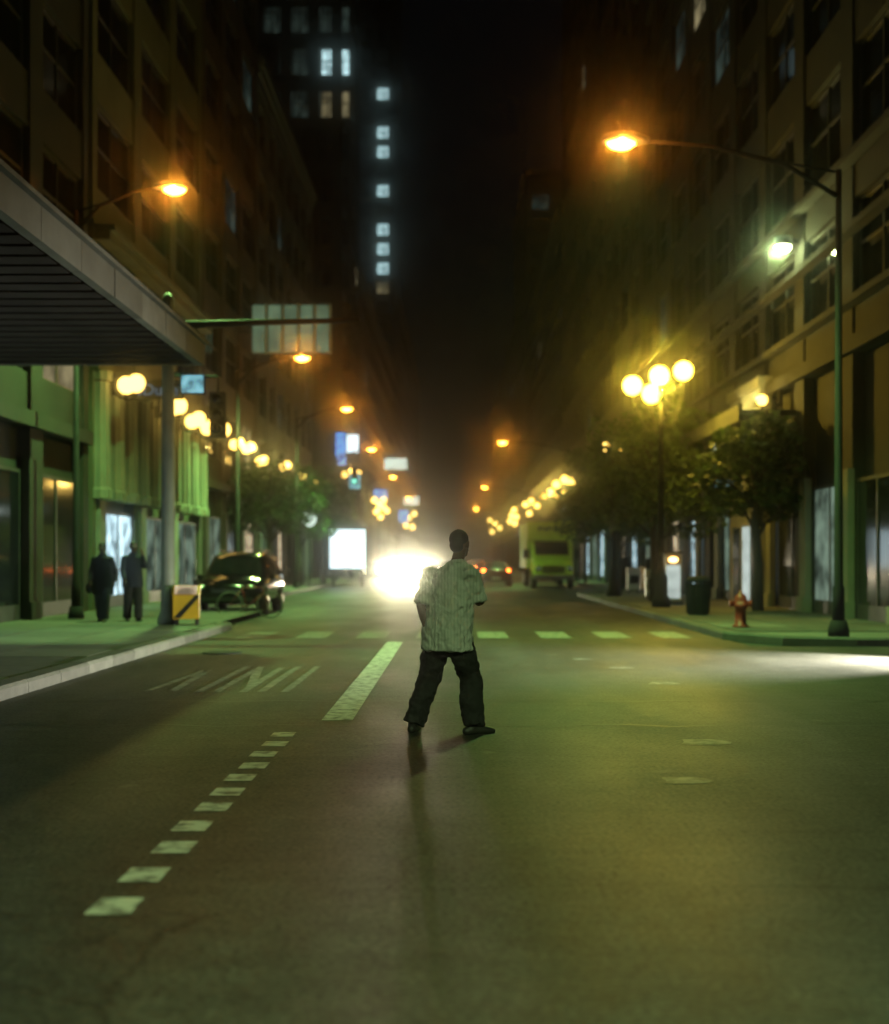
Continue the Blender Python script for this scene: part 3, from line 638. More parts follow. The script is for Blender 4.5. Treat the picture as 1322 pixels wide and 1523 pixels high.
nb = empty('newspaper_box', (-5.85, 26.3, .14), 'yellow newspaper box with a dark diagonal stripe by the signal pole', 'newspaper box', rotz=R(8))
b = MB(); b.loft([[(x, y, z) for x, y in ((-.27,-.22),(.27,-.22),(.27,.22),(-.27,.22))] for z in (.14, .66)], True); b.build('cabinet', M['yellow'], nb, world=False)
b = MB(); b.loft([[(x, -.235, .663), (x, .22, .663), (x, .22, .86), (x, -.06, .86)] for x in (-.285, .285)]); b.build('hood', M['yellow'], nb, world=False)
MB().loft([[(x, -.222, .672), (x, -.08, .85), (x, -.10, .86), (x, -.245, .68)] for x in (-.24, .24)]).build('display_glass', M['shop_warm'], nb, world=False)  # glowing material stands in for the shine on the box top
b = MB(); b.quad((-.27,-.224,.16), (-.12,-.224,.16), (.27,-.224,.60), (.27,-.224,.655), (.20,-.224,.655)); b.build('stripe', M['dark_metal'], nb, world=False)
for sx in (-.22, .22):
    MB().box(sx-.03, sx+.03, -.17, .17, 0, .139).build('leg', M['dark_metal'], nb, world=False)
MB().box(.14, .24, -.03, .06, .862, .98).build('coin_slot', M['dark_metal'], nb, world=False)

hy = empty('fire_hydrant', (5.95, 25.3, .14), 'red fire hydrant near the right kerb corner', 'fire hydrant')
MB().lathe([(.17,0),(.17,.05),(.12,.07),(.115,.42),(.15,.44),(.15,.49),(.125,.5),(.13,.6),(.10,.68),(.04,.72),(.035,.78)], (0,0,0), 16).build('barrel', M['hydrant'], hy, True, world=False)
for s in (-1, 1): MB().tube([(s*.1,0,.5), (s*.2,0,.5), (s*.2,0,.5), (s*.23,0,.5)], [.055,.055,.07,.07], 12).build('side_outlet', M['hydrant'], hy, True, world=False)
MB().tube([(0,-.1,.46), (0,-.2,.46), (0,-.2,.46), (0,-.24,.46)], [.07,.07,.09,.09], 12).build('front_outlet', M['hydrant'], hy, True, world=False)

ki = empty('kiosk_pillar', (6.9, 38.6, .14), 'narrow white lit pillar with an amber lamp on the right pavement', 'kiosk')
MB().box(-.30, .30, -.2, .2, 0, .1).build('plinth', M['dark_metal'], ki, world=False); MB().box(-.26, .26, -.16, .16, .1, 1.62).build('case', M['white_box'], ki, world=False)
MB().box(-.22, .22, -.175, -.163, .2, 1.25).build('lit_face', M['pillar'], ki, world=False); MB().sphere((0, -.1, 1.42), (.18, .12, .1), 12, 8).build('amber_lamp', M['amber'], ki, True, world=False)
MB().box(-.3, .3, -.2, .2, 1.62, 1.68).build('cap', M['dark_metal'], ki, world=False)
for x, y, m, lb in ((7.0, 43.0, 'white_box', 'white newspaper box behind the lit pillar'), (7.7, 52.5, 'white_box', 'white newspaper box near the pavement bump-out'), (8.35, 52.8, 'yellow', 'yellow newspaper box near the right bump-out')):
    o = empty('newspaper_box', (x, y, .14), lb, 'newspaper box')
    MB().box(-.27, .27, -.22, .22, .14, .8).build('cabinet', M[m], o, world=False); MB().loft([[(xx, -.235, .803), (xx, .22, .803), (xx, .22, 1.1), (xx, -.06, 1.1)] for xx in (-.285, .285)]).build('hood', M[m], o, world=False)
    MB().box(-.2, .2, -.235, -.223, .4, .75).build('door', M['dark_glass'], o, world=False)
    for sx in (-.22, .22): MB().box(sx-.03, sx+.03, -.17, .17, 0, .139).build('leg', M['dark_metal'], o, world=False)
# planter with grasses at the bump-out
lb_ = empty('litter_bin', (6.2, 31.0, .14), 'dark slatted litter bin on the right kerb', 'litter bin')
for k in range(16):
    a = 2*math.pi*k/16
    MB().tube([(.27*math.cos(a), .27*math.sin(a), .05), (.30*math.cos(a), .30*math.sin(a), .85)], .028, 4).build('slat', M['dark_metal'], lb_, world=False)
MB().lathe([(.25,.02),(.26,.05),(.28,.8),(.1,.8)], (0,0,0), 16).build('liner', M['dark_metal'], lb_, world=False)
MB().lathe([(.34,.84),(.34,.9),(.22,1.0),(.20,1.0)], (0,0,0), 16).build('lid', M['dark_metal'], lb_, True, world=False)

# ------------------------------------------------------------------ trees
def leaf_cloud(blobs, n, size, seed):
    q = random.Random(seed); b = MB()
    tot = sum(r[0]*r[1]*r[2] for _, r in blobs)
    for c, r in blobs:
        for _ in range(int(n*r[0]*r[1]*r[2]/tot)):
            while True:
                d = Vector((q.uniform(-1,1), q.uniform(-1,1), q.uniform(-1,1)))
                if .15 < d.length < 1: break
            d = d.normalized() * (d.length ** .8)
            p = Vector((c[0] + d.x*r[0], c[1] + d.y*r[1], c[2] + d.z*r[2]))
            u = Vector((q.uniform(-1,1), q.uniform(-1,1), q.uniform(-.6,.6))).normalized(); v = u.cross(Vector((q.uniform(-1,1), q.uniform(-1,1), q.uniform(-1,1)))).normalized()
            s = size*q.uniform(.6, 1.35)
            b.quad(p - u*s, p + v*s*.5, p + u*s, p - v*s*.5)
    return b
def tree(x, y, h, cr, label, seed, m='leaf', n=5200, trunk_h=2.7):
    q = random.Random(seed)
    o = empty('street_tree', (x, y, .13), label, 'tree', 'street trees on the pavements')
    t = MB(); t.tube([(0,0,0), (.03,.02,trunk_h*.5), (q.uniform(-.1,.1),0,trunk_h), (q.uniform(-.2,.2),q.uniform(-.2,.2),h*.7)], [.17,.13,.11,.04], 8)
    blobs = []
    for k in range(11):
        a = k*2.4 + q.uniform(-.4,.4); zz = trunk_h + (h-trunk_h)*(.12 + .75*(k/10.0)); rr = cr*(1 - .55*abs((k/10.0) - .35)*1.4)*q.uniform(.55,.9)
        e = (rr*math.cos(a), rr*math.sin(a), zz)
        t.tube([(0,0,zz-1.0 if zz-1 > trunk_h*.8 else trunk_h*.8), (e[0]*.5, e[1]*.5, zz-.35), e], [.06,.04,.012], 6)
        s = cr*q.uniform(.34,.55); blobs.append((e, (s, s, s*q.uniform(.6,.85))))
    for k in range(9):
        a = q.uniform(0, 6.28); rr = cr*q.uniform(.8, 1.15); zz = trunk_h + (h-trunk_h)*q.uniform(.0, 1.05); s = cr*q.uniform(.14, .24)
        rr *= 1 - .5*max(0, (zz-trunk_h)/(h-trunk_h) - .5); blobs.append(((rr*math.cos(a), rr*math.sin(a), zz), (s*1.3, s*1.3, s*.8)))
        t.tube([(0, 0, max(trunk_h*.9, zz-.9)), (rr*.6*math.cos(a), rr*.6*math.sin(a), zz-.2), (rr*math.cos(a), rr*math.sin(a), zz)], [.035, .02, .008], 5)
    t.build('trunk', M['bark'], o, True, world=False)
    leaf_cloud(blobs, n, .115, seed).build('crown', M[m], o, world=False)
tree(6.7, 41, 6.7, 2.5, 'leafy street tree glowing beside the yellow globes', 11, n=7500, trunk_h=2.3)
tree(6.6, 49.5, 6.2, 2.5, 'dark street tree before the right shop windows', 12, 'leaf2', 7500, 2.2)
tree(8.0, 60, 6.6, 2.3, 'street tree hiding the shops behind the right signal post', 13, 'leaf2')
tree(8.35, 33.5, 5.3, 1.5, 'small street tree close to the lit entrance', 14, 'leaf2', 4000, 2.6)
tree(-8.6, 55.5, 6.0, 1.9, 'street tree in front of the dark brick building', 15, 'leaf2', 4200)
tree(-8.5, 66, 6.4, 2.1, 'street tree between the left signal and the round sign', 16, 'leaf2')
tree(-8.6, 78, 6.6, 2.2, 'street tree behind the advertising panel', 17, 'leaf')
tree(8.6, 96, 7.0, 2.4, 'far street tree behind the box truck', 18, 'leaf2', 3500)

# ------------------------------------------------------------------ vehicles (local +y is forward)
SUV = [(-2.35,.42,.98,1.04,.86,.80),(-2.29,.33,1.05,1.55,.93,.66),(-2.0,.30,1.06,1.72,.95,.70),(-.6,.30,1.04,1.78,.96,.72),(.25,.30,1.03,1.74,.96,.72),(.62,.30,1.02,1.64,.96,.71),(1.28,.30,1.03,1.10,.95,.84),(1.9,.31,.98,1.04,.93,.82),(2.25,.36,.88,.93,.88,.76),(2.38,.45,.76,.80,.78,.66)]
SEDAN = [(-2.35,.42,.86,.92,.82,.72),(-2.2,.30,.92,.99,.88,.76),(-1.55,.26,.94,1.04,.90,.78),(-.85,.25,.93,1.40,.91,.60),(-.1,.25,.92,1.46,.91,.62),(.5,.25,.91,1.36,.91,.60),(1.25,.25,.92,.98,.90,.78),(1.9,.27,.86,.91,.88,.76),(2.25,.33,.74,.79,.80,.66),(2.36,.42,.64,.68,.72,.58)]
def car(sec, x, y, heading, paint, label, head=None, tail=None, beams=0, cat='car', roof_light=False, drop=.40):
    """heading: angle of the car's nose; 0 = away from the camera, 180 = towards it"""
    o = empty('car', (x, y, 0), label, cat, rotz=R(heading))
    rings = []
    for yy, zb, zl, zt, wd, wt in sec:
        half = [(0,zb),(wd*.86,zb),(wd,zb+.14),(wd*1.015,(zb+zl)/2+.1),(wd*.975,zl),(wt+(wd*.975-wt)*.06,zt-.07),(wt-.10,zt-.005),(0,zt+.015)]
        rings.append([(a, yy, z) for a, z in half] + [(-a, yy, z) for a, z in reversed(half[1:-1])])
    MB().loft(rings).build('body', paint, o, True, world=False)
    e = .012; cab = [s for s in sec if s[3] - s[2] > .3]
    for s in (-1, 1):     # side glass, door by door
        for (a, b) in zip(cab, cab[1:]):
            g = MB(); p = []
            for q, inset in ((a, .05), (b, -.05)):
                yy, zb, zl, zt, wd, wt = q
                f = lambda t: (s*(wd*.975 + (wt - wd*.975)*t + e), yy+inset, zl + (zt-.07-zl)*t)
                p.append((f(.10), f(.86)))
            g.quad(p[0][0], p[1][0], p[1][1], p[0][1]) if s > 0 else g.quad(p[0][0], p[0][1], p[1][1], p[1][0])
            g.build('side_window', M['car_glass'], o, world=False)
    def screen(a, b, name):
        ya, _, zla, zta, wda, wta = a; yb, _, zlb, ztb, wdb, wtb = b
        up = Vector((0, 0, e)); d = Vector((0, yb-ya, ztb-zta)); nrm = Vector((0, -d.z, d.y)); nrm = nrm.normalized()*(.02 if nrm.z > 0 else -.02)
        P = lambda t, s, k: Vector((s*((wta-.12) + (wtb-.12-wta+.12)*t), ya + (yb-ya)*t, zta + (ztb-zta)*t)) + nrm
        g = MB(); g.quad(P(.08,-1,0), P(.08,1,0), P(.92,1,0), P(.92,-1,0)); g.build(name, M['car_glass'], o, world=False)
    i0 = sec.index(cab[0]); i1 = sec.index(cab[-1])
    screen(sec[i1], sec[i1+1], 'windscreen'); screen(sec[i0], sec[i0-1], 'rear_window')
    wr = .36 if sec is SUV else .32; wd = sec[3][4]
    for s in (-1, 1):
        for yy in (-1.42, 1.45):
            ar = MB(); ar.disc_x((s*(wd-.10), yy, wr+.02), wr+.07, .26, 28); ar.build('wheel_arch', M['tyre'], o, True, world=False)
            wh = MB(); wh.disc_x((s*(wd-.085), yy, wr), wr, .26, 28); wo = wh.build('wheel', M['tyre'], o, True, world=False)
            rm = MB(); rm.disc_x((s*(wd+.045), yy, wr), wr*.62, .045, 20); rm.build('rim', M['rim'], wo, True, world=False)
    fx = sec[-2]; rx = sec[1]
    for s in (-1, 1):
        hl = MB(); hl.sphere((s*(fx[4]-.20), fx[0]+.05, fx[2]-.08), (.17, .09, .085), 12, 8); hl.build('headlight', M[head] if head else M['chrome'], o, True, world=False)
        tl = MB(); tl.sphere((s*(rx[4]-.16), rx[0]-.03, rx[2]-.06), (.12, .07, .15), 12, 8); tl.build('tail_light', M[tail] if tail else M['tail_off'], o, True, world=False)
        mr = MB(); mr.sphere((s*(wd+.09), .85, 1.06 if sec is SUV else .98), (.11, .06, .08), 10, 6); mr.build('mirror', paint, o, True, world=False)
        hn = MB(); hn.box(s*(wd*1.0+.0), s*(wd*1.0+.035), -.05, .15, .86, .89); hn.build('door_handle', M['chrome'], o, world=False)
        if beams: spot('headlight_beam', o, (s*(fx[4]-.20), fx[0]+.22, fx[2]-.08), (s*(fx[4]-.20), fx[0]+12, fx[2]-.08-drop), beams, (1, .84, .56) if heading == 180 else (1, .95, .8), R(75), .8, .07)
    gr = MB()
    for k in range(4): gr.box(-.42, .42, fx[0]+.06, fx[0]+.115+.01*k, fx[2]-.34+.06*k, fx[2]-.31+.06*k)
    gr.build('grille', M['chrome'], o, world=False)
    MB().box(-.75, .75, fx[0]-.02, fx[0]+.17, fx[1]+.04, fx[1]+.17).build('front_bumper', M['dark_metal'], o, world=False); MB().box(-.75, .75, rx[0]-.16, rx[0]+.02, rx[1]+.05, rx[1]+.22).build('rear_bumper', M['dark_metal'], o, world=False)
    MB().box(-.26, .26, rx[0]-.19, rx[0]-.163, rx[1]+.12, rx[1]+.27).build('number_plate', M['white_box'], o, world=False)
    if sec is SUV:
        for s in (-1, 1):
            rl = MB(); rl.tube([(s*.58, -1.9, 1.74), (s*.58, -1.7, 1.82), (s*.58, .1, 1.84), (s*.58, .3, 1.76)], .02, 6); rl.build('roof_rail', M['chrome'], o, True, world=False)
    if roof_light: MB().box(-.3, .3, -.25, .0, 1.47, 1.6).build('roof_sign', M['amber'], o, world=False)
    return o
car(SUV, -6.35, 35.8, 180, M['black_paint'], 'black sport utility vehicle parked at the left kerb behind the bicycle')
car(SEDAN, -3.15, 76, 180, M['silver_paint'], 'oncoming car with glaring headlights behind the walking man', head='headlamp', beams=6000)
car(SEDAN, -6.3, 92, 180, M['blue_paint'], 'parked dark car with small lights beside the advertising panel', head='headlamp_dim')
car(SEDAN, -3.0, 104, 180, M['black_paint'], 'second oncoming car following the glaring one', head='headlamp', beams=1800)
car(SEDAN, 2.35, 73, 0, M['red_paint'], 'maroon car with glowing tail lights ahead in the right lane', tail='tail')
car(SEDAN, 2.2, 96, 0, M['black_paint'], 'dark car further ahead in the right lane', tail='tail')
car(SEDAN, -3.3, 128, 180, M['silver_paint'], 'third oncoming car in the queue on the left lanes', head='headlamp_dim')
car(SEDAN, -.9, 118, 180, M['blue_paint'], 'oncoming car near the middle line far behind the man', head='headlamp_dim')
car(SUV, -6.3, 112, 180, M['black_paint'], 'parked dark vehicle with lights on past the second lamp row', head='headlamp_dim')
car(SEDAN, 3.6, 112, 0, M['silver_paint'], 'far pale car with red tail lights in the right lane', tail='tail')
car(SEDAN, 1.2, 125, 0, M['red_paint'], 'far car with red tail lights close to the middle line', tail='tail')
car(SUV, 2.6, 150, 0, M['black_paint'], 'farthest dark vehicle with red tail lights', tail='tail')
car(SEDAN, 6.35, 86, 0, M['blue_paint'], 'dark car parked ahead of the box truck')
car(SEDAN, 10.4, 18.4, 90, M['silver_paint'], 'car waiting in the side street with its headlights on', head='headlamp_dim', beams=20000, drop=1.7)

tk = empty('box_truck', (5.3, 70, 0), 'lime yellow box truck with overhanging cab box parked at right', 'truck', rotz=R(180))
b = MB(); b.loft([[(a, y, z) for a, z in ((-1.2,1.0),(1.2,1.0),(1.2,3.35),(-1.2,3.35))] for y in (-4.6, 1.6)]); bo = b.build('cargo_box', M['truck_box'], tk, world=False)
b = MB(); b.loft([[(-1.2,y0,2.42),(1.2,y0,2.42),(1.2,y1,3.348),(-1.2,y1,3.348)] for y0, y1 in ((1.6,1.6),(2.55,2.75))]); b.build('cab_overhang', M['truck'], tk, world=False)
rings = []
for yy, zb, zt, wd in ((1.62,.55,2.40,1.02),(2.3,.5,2.38,1.02),(2.9,.5,1.62,1.0),(3.7,.5,1.38,.98),(3.85,.55,1.2,.92)):
    rings.append([(-wd,yy,zb),(wd,yy,zb),(wd,yy,zt-.1),(wd-.12,yy,zt),(-wd+.12,yy,zt),(-wd,yy,zt-.1)])
MB().loft(rings).build('cab', M['truck'], tk, world=False)
tk.scale = (1.1, 1.1, 1.1)
g = MB(); g.quad((-.84,2.335,2.34),(.84,2.335,2.34),(.84,2.90,1.68),(-.84,2.90,1.68)); g.build('windscreen', M['car_glass'], tk, world=False)
for s in (-1, 1):
    MB().box(s*1.021, s*1.03, 1.8, 2.5, 1.5, 2.1).build('side_window', M['car_glass'], tk, world=False)
    MB().sphere((s*.78, 3.86, .98), (.14,.06,.12), 12, 8).build('headlight', M['chrome'], tk, True, world=False)
    MB().box(s*1.12, s*1.42, 2.55, 2.65, 1.5, 1.95).build('mirror', M['dark_metal'], tk, world=False)
    for yy in (-3.2, 2.95):
        wo = MB().disc_x((s*.92, yy, .46), .46, .28, 28).build('wheel', M['tyre'], tk, True, world=False); MB().disc_x((s*1.07, yy, .46), .26, .04, 18).build('rim', M['rim'], wo, True, world=False)
for k in range(5): MB().box(-.55, .55, 3.84, 3.885, .78+.07*k, .82+.07*k).build('grille_bar', M['dark_metal'], tk, world=False)
MB().box(-1.0, 1.0, 3.8, 4.0, .45, .68).build('bumper', M['chrome'], tk, world=False)
for k in range(9):
    x = -.62 + k*.155; MB().box(x-.05, x+.05, 2.67, 2.735, 2.86 + .04*((k*5) % 3), 3.04 + .03*((k*7) % 3)).build('lettering', M['letters'], tk, world=False)
MB().box(-.5, .5, -4.4, 1.6, .6, .98).build('chassis', M['dark_metal'], tk, world=False)

# ------------------------------------------------------------------ bicycle (side-on to the camera, in front of the black car)
bk = empty('bicycle', (-5.5, 32.3, 0), 'bicycle with pale spoked wheels standing before the black vehicle', 'bicycle', rotz=R(6))
for wx in (-.53, .53):
    t = MB(); n, m_ = 40, 8
    t.v = [((.335 + .02*math.cos(2*math.pi*j/m_))*math.cos(2*math.pi*i/n) + wx, .02*math.sin(2*math.pi*j/m_), .355 + (.335 + .02*math.cos(2*math.pi*j/m_))*math.sin(2*math.pi*i/n)) for i in range(n) for j in range(m_)]
    t.f = [(i*m_+j, ((i+1) % n)*m_+j, ((i+1) % n)*m_+(j+1) % m_, i*m_+(j+1) % m_) for i in range(n) for j in range(m_)]
    to = t.build('wheel', M['grey'], bk, True, world=False)
    r = MB(); n = 40
    r.loft([[(wx + q*math.cos(2*math.pi*i/n), yy, .355 + q*math.sin(2*math.pi*i/n)) for i in range(n)] for q, yy in ((.28,-.02),(.318,-.02),(.318,.02),(.28,.02),(.28,-.02))], cap=False); r.build('rim', M['white_box'], to, True)
    MB().loft([[(wx + .275*math.cos(2*math.pi*i/32), yy, .355 + .275*math.sin(2*math.pi*i/32)) for i in range(32)] for yy in (-.006, .006)]).build('spoke_shine_disc', M['disc'], to)  # added disc: the shine of the spokes put in as white
    sp = MB()
    for i in range(28):
        a = 2*math.pi*i/28; sp.tube([(wx, .03*(1 if i % 2 else -1), .355), (wx + .295*math.cos(a), 0, .355 + .295*math.sin(a))], .009, 3)
    sp.build('spokes', M['chrome'], to)
bf = MB(); bb_, st, ht, ra, fa_ = (-.08,0,.30), (-.22,0,.86), (.34,0,.82), (-.53,0,.355), (.53,0,.355)
for a, c, q in ((bb_, st, .018), (bb_, (.37,0,.66), .02), ((-.2,0,.80), ht, .018), (ht, (.38,0,.60), .02), (bb_, ra, .012), (ra, (-.2,0,.8), .011), ((.38,0,.6), fa_, .014)): bf.tube([a, c], q, 8)
bf.build('frame', M['red_paint'], bk, True, world=False)
MB().tube([(.33,0,.84), (.31,0,.98), (.36,0,1.02)], .014, 8).build('stem', M['dark_metal'], bk, True, world=False)
MB().tube([(.30,-.28,1.05), (.38,-.14,1.03), (.38,.14,1.03), (.30,.28,1.05)], .013, 8).build('handlebar', M['dark_metal'], bk, True, world=False)
MB().tube([(-.22,0,.86), (-.245,0,.95)], .013, 8).build('seat_post', M['chrome'], bk, True, world=False)
MB().tube([(-.40,0,.97), (-.30,0,.98), (-.10,0,.965)], [.06,.055,.02], 10, .45, side=(0,1,0)).build('saddle', M['dark_metal'], bk, True, world=False)
MB().tube([(-.08,-.04,.30), (-.08,-.05,.16)], .01, 6).build('crank', M['chrome'], bk, world=False); MB().box(-.13, -.03, -.14, -.055, .145, .165).build('pedal', M['dark_metal'], bk, world=False)
MB().tube([(-.1,.03,.3), (-.18,.2,.01)], .01, 6).build('kickstand', M['dark_metal'], bk, world=False)

# ------------------------------------------------------------------ people
def solid(mb, name, m, parent, voxel, smooth=6, wrinkle=0, wsize=.075):
    me = mb.mesh(name, True); me.materials.append(m)
    o = bpy.data.objects.new(name, me); col.objects.link(o); o.parent = parent
    r = o.modifiers.new('r', 'REMESH'); r.mode = 'VOXEL'; r.voxel_size = voxel; r.use_smooth_shade = True
    s = o.modifiers.new('s', 'SMOOTH'); s.factor = .5; s.iterations = smooth
    if wrinkle:
        t = bpy.data.textures.new('folds', 'CLOUDS'); t.noise_scale = wsize; t.noise_depth = 2
        d = o.modifiers.new('d', 'DISPLACE'); d.texture = t; d.strength = wrinkle; d.mid_level = .5; d.texture_coords = 'LOCAL'
    return o
def ell(c, a, b, ang, n=20):
    ca, sa = math.cos(ang), math.sin(ang)
    return [(c[0] + a*math.cos(2*math.pi*k/n)*ca - b*math.sin(2*math.pi*k/n)*sa, c[1] + a*math.cos(2*math.pi*k/n)*sa + b*math.sin(2*math.pi*k/n)*ca, c[2]) for k in range(n)]
def hand(mb, wrist, tip, palm_n, curl=.35):
    """palm with four fingers of unequal length and a thumb from its side"""
    w, t = Vector(wrist), Vector(tip); d = (t - w).normalized(); nrm = Vector(palm_n).normalized(); s = d.cross(nrm).normalized()
    mb.tube([w, w + d*.03, w + d*.085], [.026,.036,.038], 10, .45, side=s, dome=True)
    for k, L in enumerate((.066, .075, .070, .055)):
        b0 = w + d*.085 + s*(-.030 + .020*k)
        mb.tube([b0, b0 + d*L*.5 + nrm*L*.12*curl*2, b0 + d*L*.85 + nrm*L*.5*curl*2], [.0095,.009,.0075], 7, dome=True)
    b0 = w + d*.025 - s*.03
    mb.tube([b0, b0 + d*.03 - s*.022 + nrm*.01, b0 + d*.062 - s*.026 + nrm*.02], [.012,.010,.008], 7, dome=True)
def person(loc, label, J, top, bottom, shoe, hair, face, short=False, coat_hem=None, wr=.014, vox=.011, group=None):
    """J: joints in metres from the base point; face: direction the head looks (degrees, 0 = away from the camera, 90 = right)"""
    o = empty('person', loc, label, 'person', group)
    V = {k: Vector(v) for k, v in J.items()}
    fa = R(90 - face); fd = Vector((math.cos(fa), math.sin(fa), 0)); ls = Vector((-fd.y, fd.x, 0)); H = V['head']
    body = MB()
    body.tube([V['neck'] - Vector((0,0,.08)), V['neck'], H - Vector((0,0,.05))], [.07,.058,.056], 12)
    body.sphere(H + Vector((0,0,.02)), (.078,.078,.10), 16, 12)                       # cranium, face, jaw
    body.sphere(H + fd*-.02 + Vector((0,0,.03)), (.082,.082,.092), 16, 12)
    body.tube([H + fd*.03 + Vector((0,0,-.02)), H + fd*.045 + Vector((0,0,-.075))], [.062,.042], 12, dome=True)
    body.tube([H + fd*.085 + Vector((0,0,.015)), H + fd*.105 + Vector((0,0,-.018))], [.010,.015], 8, dome=True)    # nose
    body.tube([H + fd*.085 - ls*.02 + Vector((0,0,-.052)), H + fd*.085 + ls*.02 + Vector((0,0,-.052))], .009, 8, dome=True)  # lips
    for s in (-1, 1): body.sphere(H + ls*s*.083 + Vector((0,0,-.003)), (.018,.018,.032), 8, 6)
    for s, e, w_ in (('shL','elL','haL'), ('shR','elR','haR')):
        wv = V[w_]; ev = V[e]; d = (wv - ev).normalized()
        body.tube([V[s], ev, ev + (wv-ev)*.35, wv], [.052,.043,.043,.029], 12, dome=True)
        inn = Vector(((V['pelvis'] - wv).x, (V['pelvis'] - wv).y, 0)); inn = inn if inn.length > .01 else fd
        hand(body, wv, wv + d*.18, inn - d*inn.dot(d))
    body.tube([V['pelvis'], V['chest'], V['neck'] - Vector((0,0,.06))], [.12,.14,.09], 14, .75)
    for h, k, a in (('hipL','knL','anL'), ('hipR','knR','anR')): body.tube([V[h], V[k], V[k] + (V[a]-V[k])*.3, V[a]], [.08,.056,.056,.038], 12)
    solid(body, 'body', M['skin'], o, .0065, 3)
    for s in (-1, 1):
        MB().sphere(H + fd*.073 + ls*s*.032 + Vector((0,0,.018)), .012, 8, 6).build('eye', M['eye'], o, True, world=False)
    hb = MB(); hb.sphere(H + fd*-.022 + Vector((0,0,.048)), (.090,.090,.088), 16, 12); hb.sphere(H + fd*-.05 + Vector((0,0,-.005)), (.068,.068,.075), 14, 10)
    solid(hb, 'hair', hair, o, .012, 3, .006, .03)
    sh = V['shL'] - V['shR']; ang = math.atan2(sh.y, sh.x) + math.pi
    hip = V['hipL'] - V['hipR']; hang = math.atan2(hip.y, hip.x) + math.pi
    P, C, N = V['pelvis'], V['chest'], V['neck']
    hem = coat_hem if coat_hem else P.z - .17
    t = MB(); sw = sh.length/2
    t.loft([ell((P.x, P.y, hem), .245, .18, hang), ell((P.x, P.y, P.z), .235, .17, hang), ell(((P.x+C.x)/2, (P.y+C.y)/2, (P.z+C.z)/2), .222, .158, (ang+hang)/2), ell((C.x, C.y, C.z), sw+.025, .145, ang), ell((C.x*.5+N.x*.5, C.y*.5+N.y*.5, (C.z+N.z)/2+.03), sw+.005, .12, ang),
            ell((N.x, N.y, N.z-.035), .115, .09, ang), ell((N.x, N.y, N.z+.015), .075, .072, ang)])
    for s, e, w_ in (('shL','elL','haL'), ('shR','elR','haR')):
        e_ = V[e] if short else V[w_] + (V[e]-V[w_])*.06
        pts = [V[s], V[s] + (V[e]-V[s])*.5, V[s] + (V[e]-V[s])*.92] if short else [V[s], V[e], e_]
        t.tube(pts, [.082,.078,.080] if short else [.078,.062,.048], 14)
        t.sphere(V[s], .082, 12, 8)
    solid(t, 'shirt' if short else 'coat', top, o, vox, 5, wr)
    b = MB(); b.loft([ell((P.x, P.y, P.z-.24), .10, .09, hang), ell((P.x, P.y, P.z-.12), .185, .135, hang), ell((P.x, P.y, P.z+.06), .17, .12, hang)])
    for h, k, a in (('hipL','knL','anL'), ('hipR','knR','anR')):
        av = V[a]; kv = V[k]
        b.tube([V[h] + Vector((0,0,.03)), V[h] + (kv-V[h])*.4, kv, kv + (av-kv)*.5, av + Vector((0,0,-.02))], [.112,.120,.105,.102,.098], 14)
    solid(b, 'trousers', bottom, o, vox, 5, wr, .1)
    for a, td in (('anL', 'toeL'), ('anR', 'toeR')):
        av, tv = V[a], V[td]; f = (tv - av); f.z = 0; f = f.normalized(); s = MB(); z0 = av.z - .106
        base = lambda q, z: Vector((av.x, av.y, 0)) + f*q + Vector((0,0,z0 + z))
        s.tube([base(-.07,.045), base(0,.05), base(.10,.042), base(.18,.030)], [.042,.046,.046,.032], 12, dome=True)
        s.tube([base(-.02,.06), base(-.01,.13)], [.046,.042], 12)
        solid(s, 'shoe', shoe, o, .009, 3)
    return o
man = dict(pelvis=(-.08,0,.93), hipL=(-.165,.03,.88), hipR=(.005,-.03,.88), knL=(-.235,.14,.47), anL=(-.385,.10,.09), toeL=(-.34,.30,0), knR=(.13,.07,.48), anR=(.16,-.06,.09), toeR=(.36,.03,0),
    chest=(-.045,.02,1.30), neck=(.012,.03,1.535), head=(.04,.05,1.69), shL=(-.225,.085,1.42), shR=(.135,-.05,1.42), elL=(-.315,.02,1.13), haL=(-.245,-.03,.90), elR=(.215,.02,1.16), haR=(.17,.25,1.26))
person((0, 10.85, .002), 'man in loose pale striped shirt and dark trousers walking across the road', man, M['shirt'], M['trousers'], M['shoe'], M['hair'], 40, short=True, wr=.06, coat_hem=.745)
MB().tube([(-.058,.03,1.50), (-.02,-.035,1.535), (.05,-.03,1.54), (.085,.03,1.515)], [.016,.02,.02,.016], 8).build('collar', M['shirt'], [o for o in bpy.data.objects if o.get('label', '').startswith('man in')][0], True, world=False)
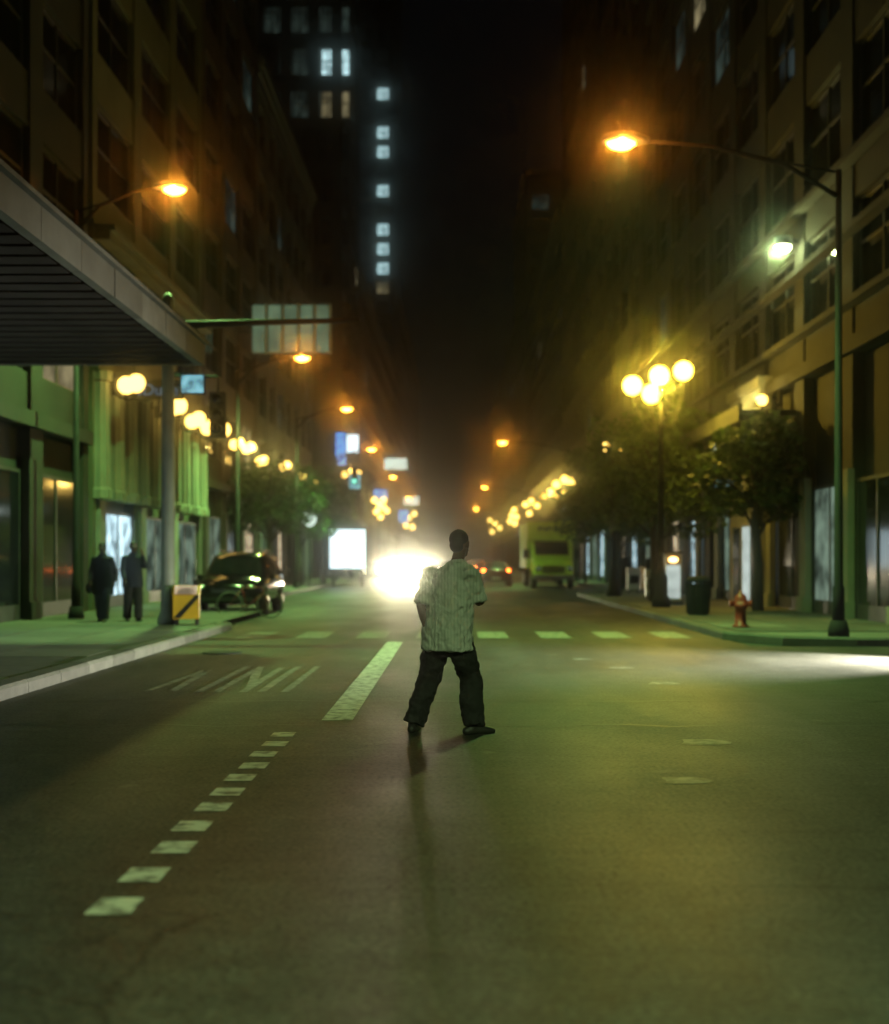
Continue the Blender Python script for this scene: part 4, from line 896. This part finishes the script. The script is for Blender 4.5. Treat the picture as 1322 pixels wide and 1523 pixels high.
def walker(stride=.22, lean=0, face=0, swing=.12, h=1.0, raised=False):
    a = R(90 - face); f = Vector((math.cos(a), math.sin(a), 0)); l = Vector((-f.y, f.x, 0))
    def q(fw, sd, z): v = f*fw + l*sd; return (v.x*h, v.y*h, z*h)
    return dict(pelvis=q(0,0,.94), hipL=q(0,.09,.89), hipR=q(0,-.09,.89), knL=q(stride*.7,.095,.49), anL=q(stride,.09,.09/h), toeL=q(stride+.2,.11,0), knR=q(-stride*.2,-.095,.47), anR=q(-stride,-.09,.09/h), toeR=q(-stride+.2,-.11,0),
        chest=q(.02+lean,0,1.30), neck=q(.03+lean,0,1.53), head=q(.06+lean,0,1.67), shL=q(.02+lean,.185,1.41), shR=q(.02+lean,-.185,1.41), elL=(q(.12,.24,1.22) if raised else q(-swing,.25,1.12)), haL=(q(.2,.16,1.50) if raised else q(-swing*.3,.25,.90)), elR=q(swing*.6,-.25,1.13), haR=q(swing*1.6,-.23,.92))
person((-8.05, 27.6, .15), 'person in a long black coat passing the lit shop window', walker(.18, face=180), M['coat'], M['jeans'], M['shoe'], M['hair'], 180, coat_hem=.62)
person((-7.45, 27.9, .15), 'person in navy jacket raising a hand to the face near the signal pole', walker(.15, face=150, h=1.02, raised=True), M['navy'], M['trousers'], M['shoe'], M['hair'], 150, coat_hem=.78)
bag = empty('shoulder_bag', (-8.36, 27.62, .78), 'dark shoulder bag hanging at the long coat', 'bag')
MB().tube([(0,-.13,.14), (0,0,.13), (0,.13,.14)], [.05,.06,.05], 10, 2.2, side=(1,0,0)).build('pouch', M['dark_metal'], bag, True, world=False)
MB().tube([(0,-.12,.22), (.12,-.02,.66), (.13,.02,.66), (0,.12,.22)], .012, 6).build('strap', M['dark_metal'], bag, True, world=False)
person((8.0, 57.2, .15), 'person in dark coat walking past the far right shops', walker(.2, face=180), M['coat'], M['jeans'], M['shoe'], M['hair'], 180, coat_hem=.66)
person((7.5, 46.0, .15), 'person in dark clothes under the right street trees', walker(.2, face=0), M['coat'], M['trousers'], M['shoe'], M['hair'], 0, coat_hem=.74)

# ------------------------------------------------------------------ night haze
hz = MB(); hz.box(-240, 240, -30, 610, -1.1, 106)
hm = bpy.data.materials.new('haze_air'); hm.use_nodes = True; nt = hm.node_tree; nt.nodes.remove(nt.nodes['Principled BSDF'])
vol = nt.nodes.new('ShaderNodeVolumePrincipled'); vol.inputs['Color'].default_value = (.95, 1, .95, 1); vol.inputs['Density'].default_value = .0038; vol.inputs['Anisotropy'].default_value = .988
nt.links.new(vol.outputs[0], nt.nodes['Material Output'].inputs['Volume'])
hm.cycles.volume_sampling = 'EQUIANGULAR'; hm.cycles.homogeneous_volume = True
ho = hz.build('haze', hm); ho['kind'] = 'stuff'
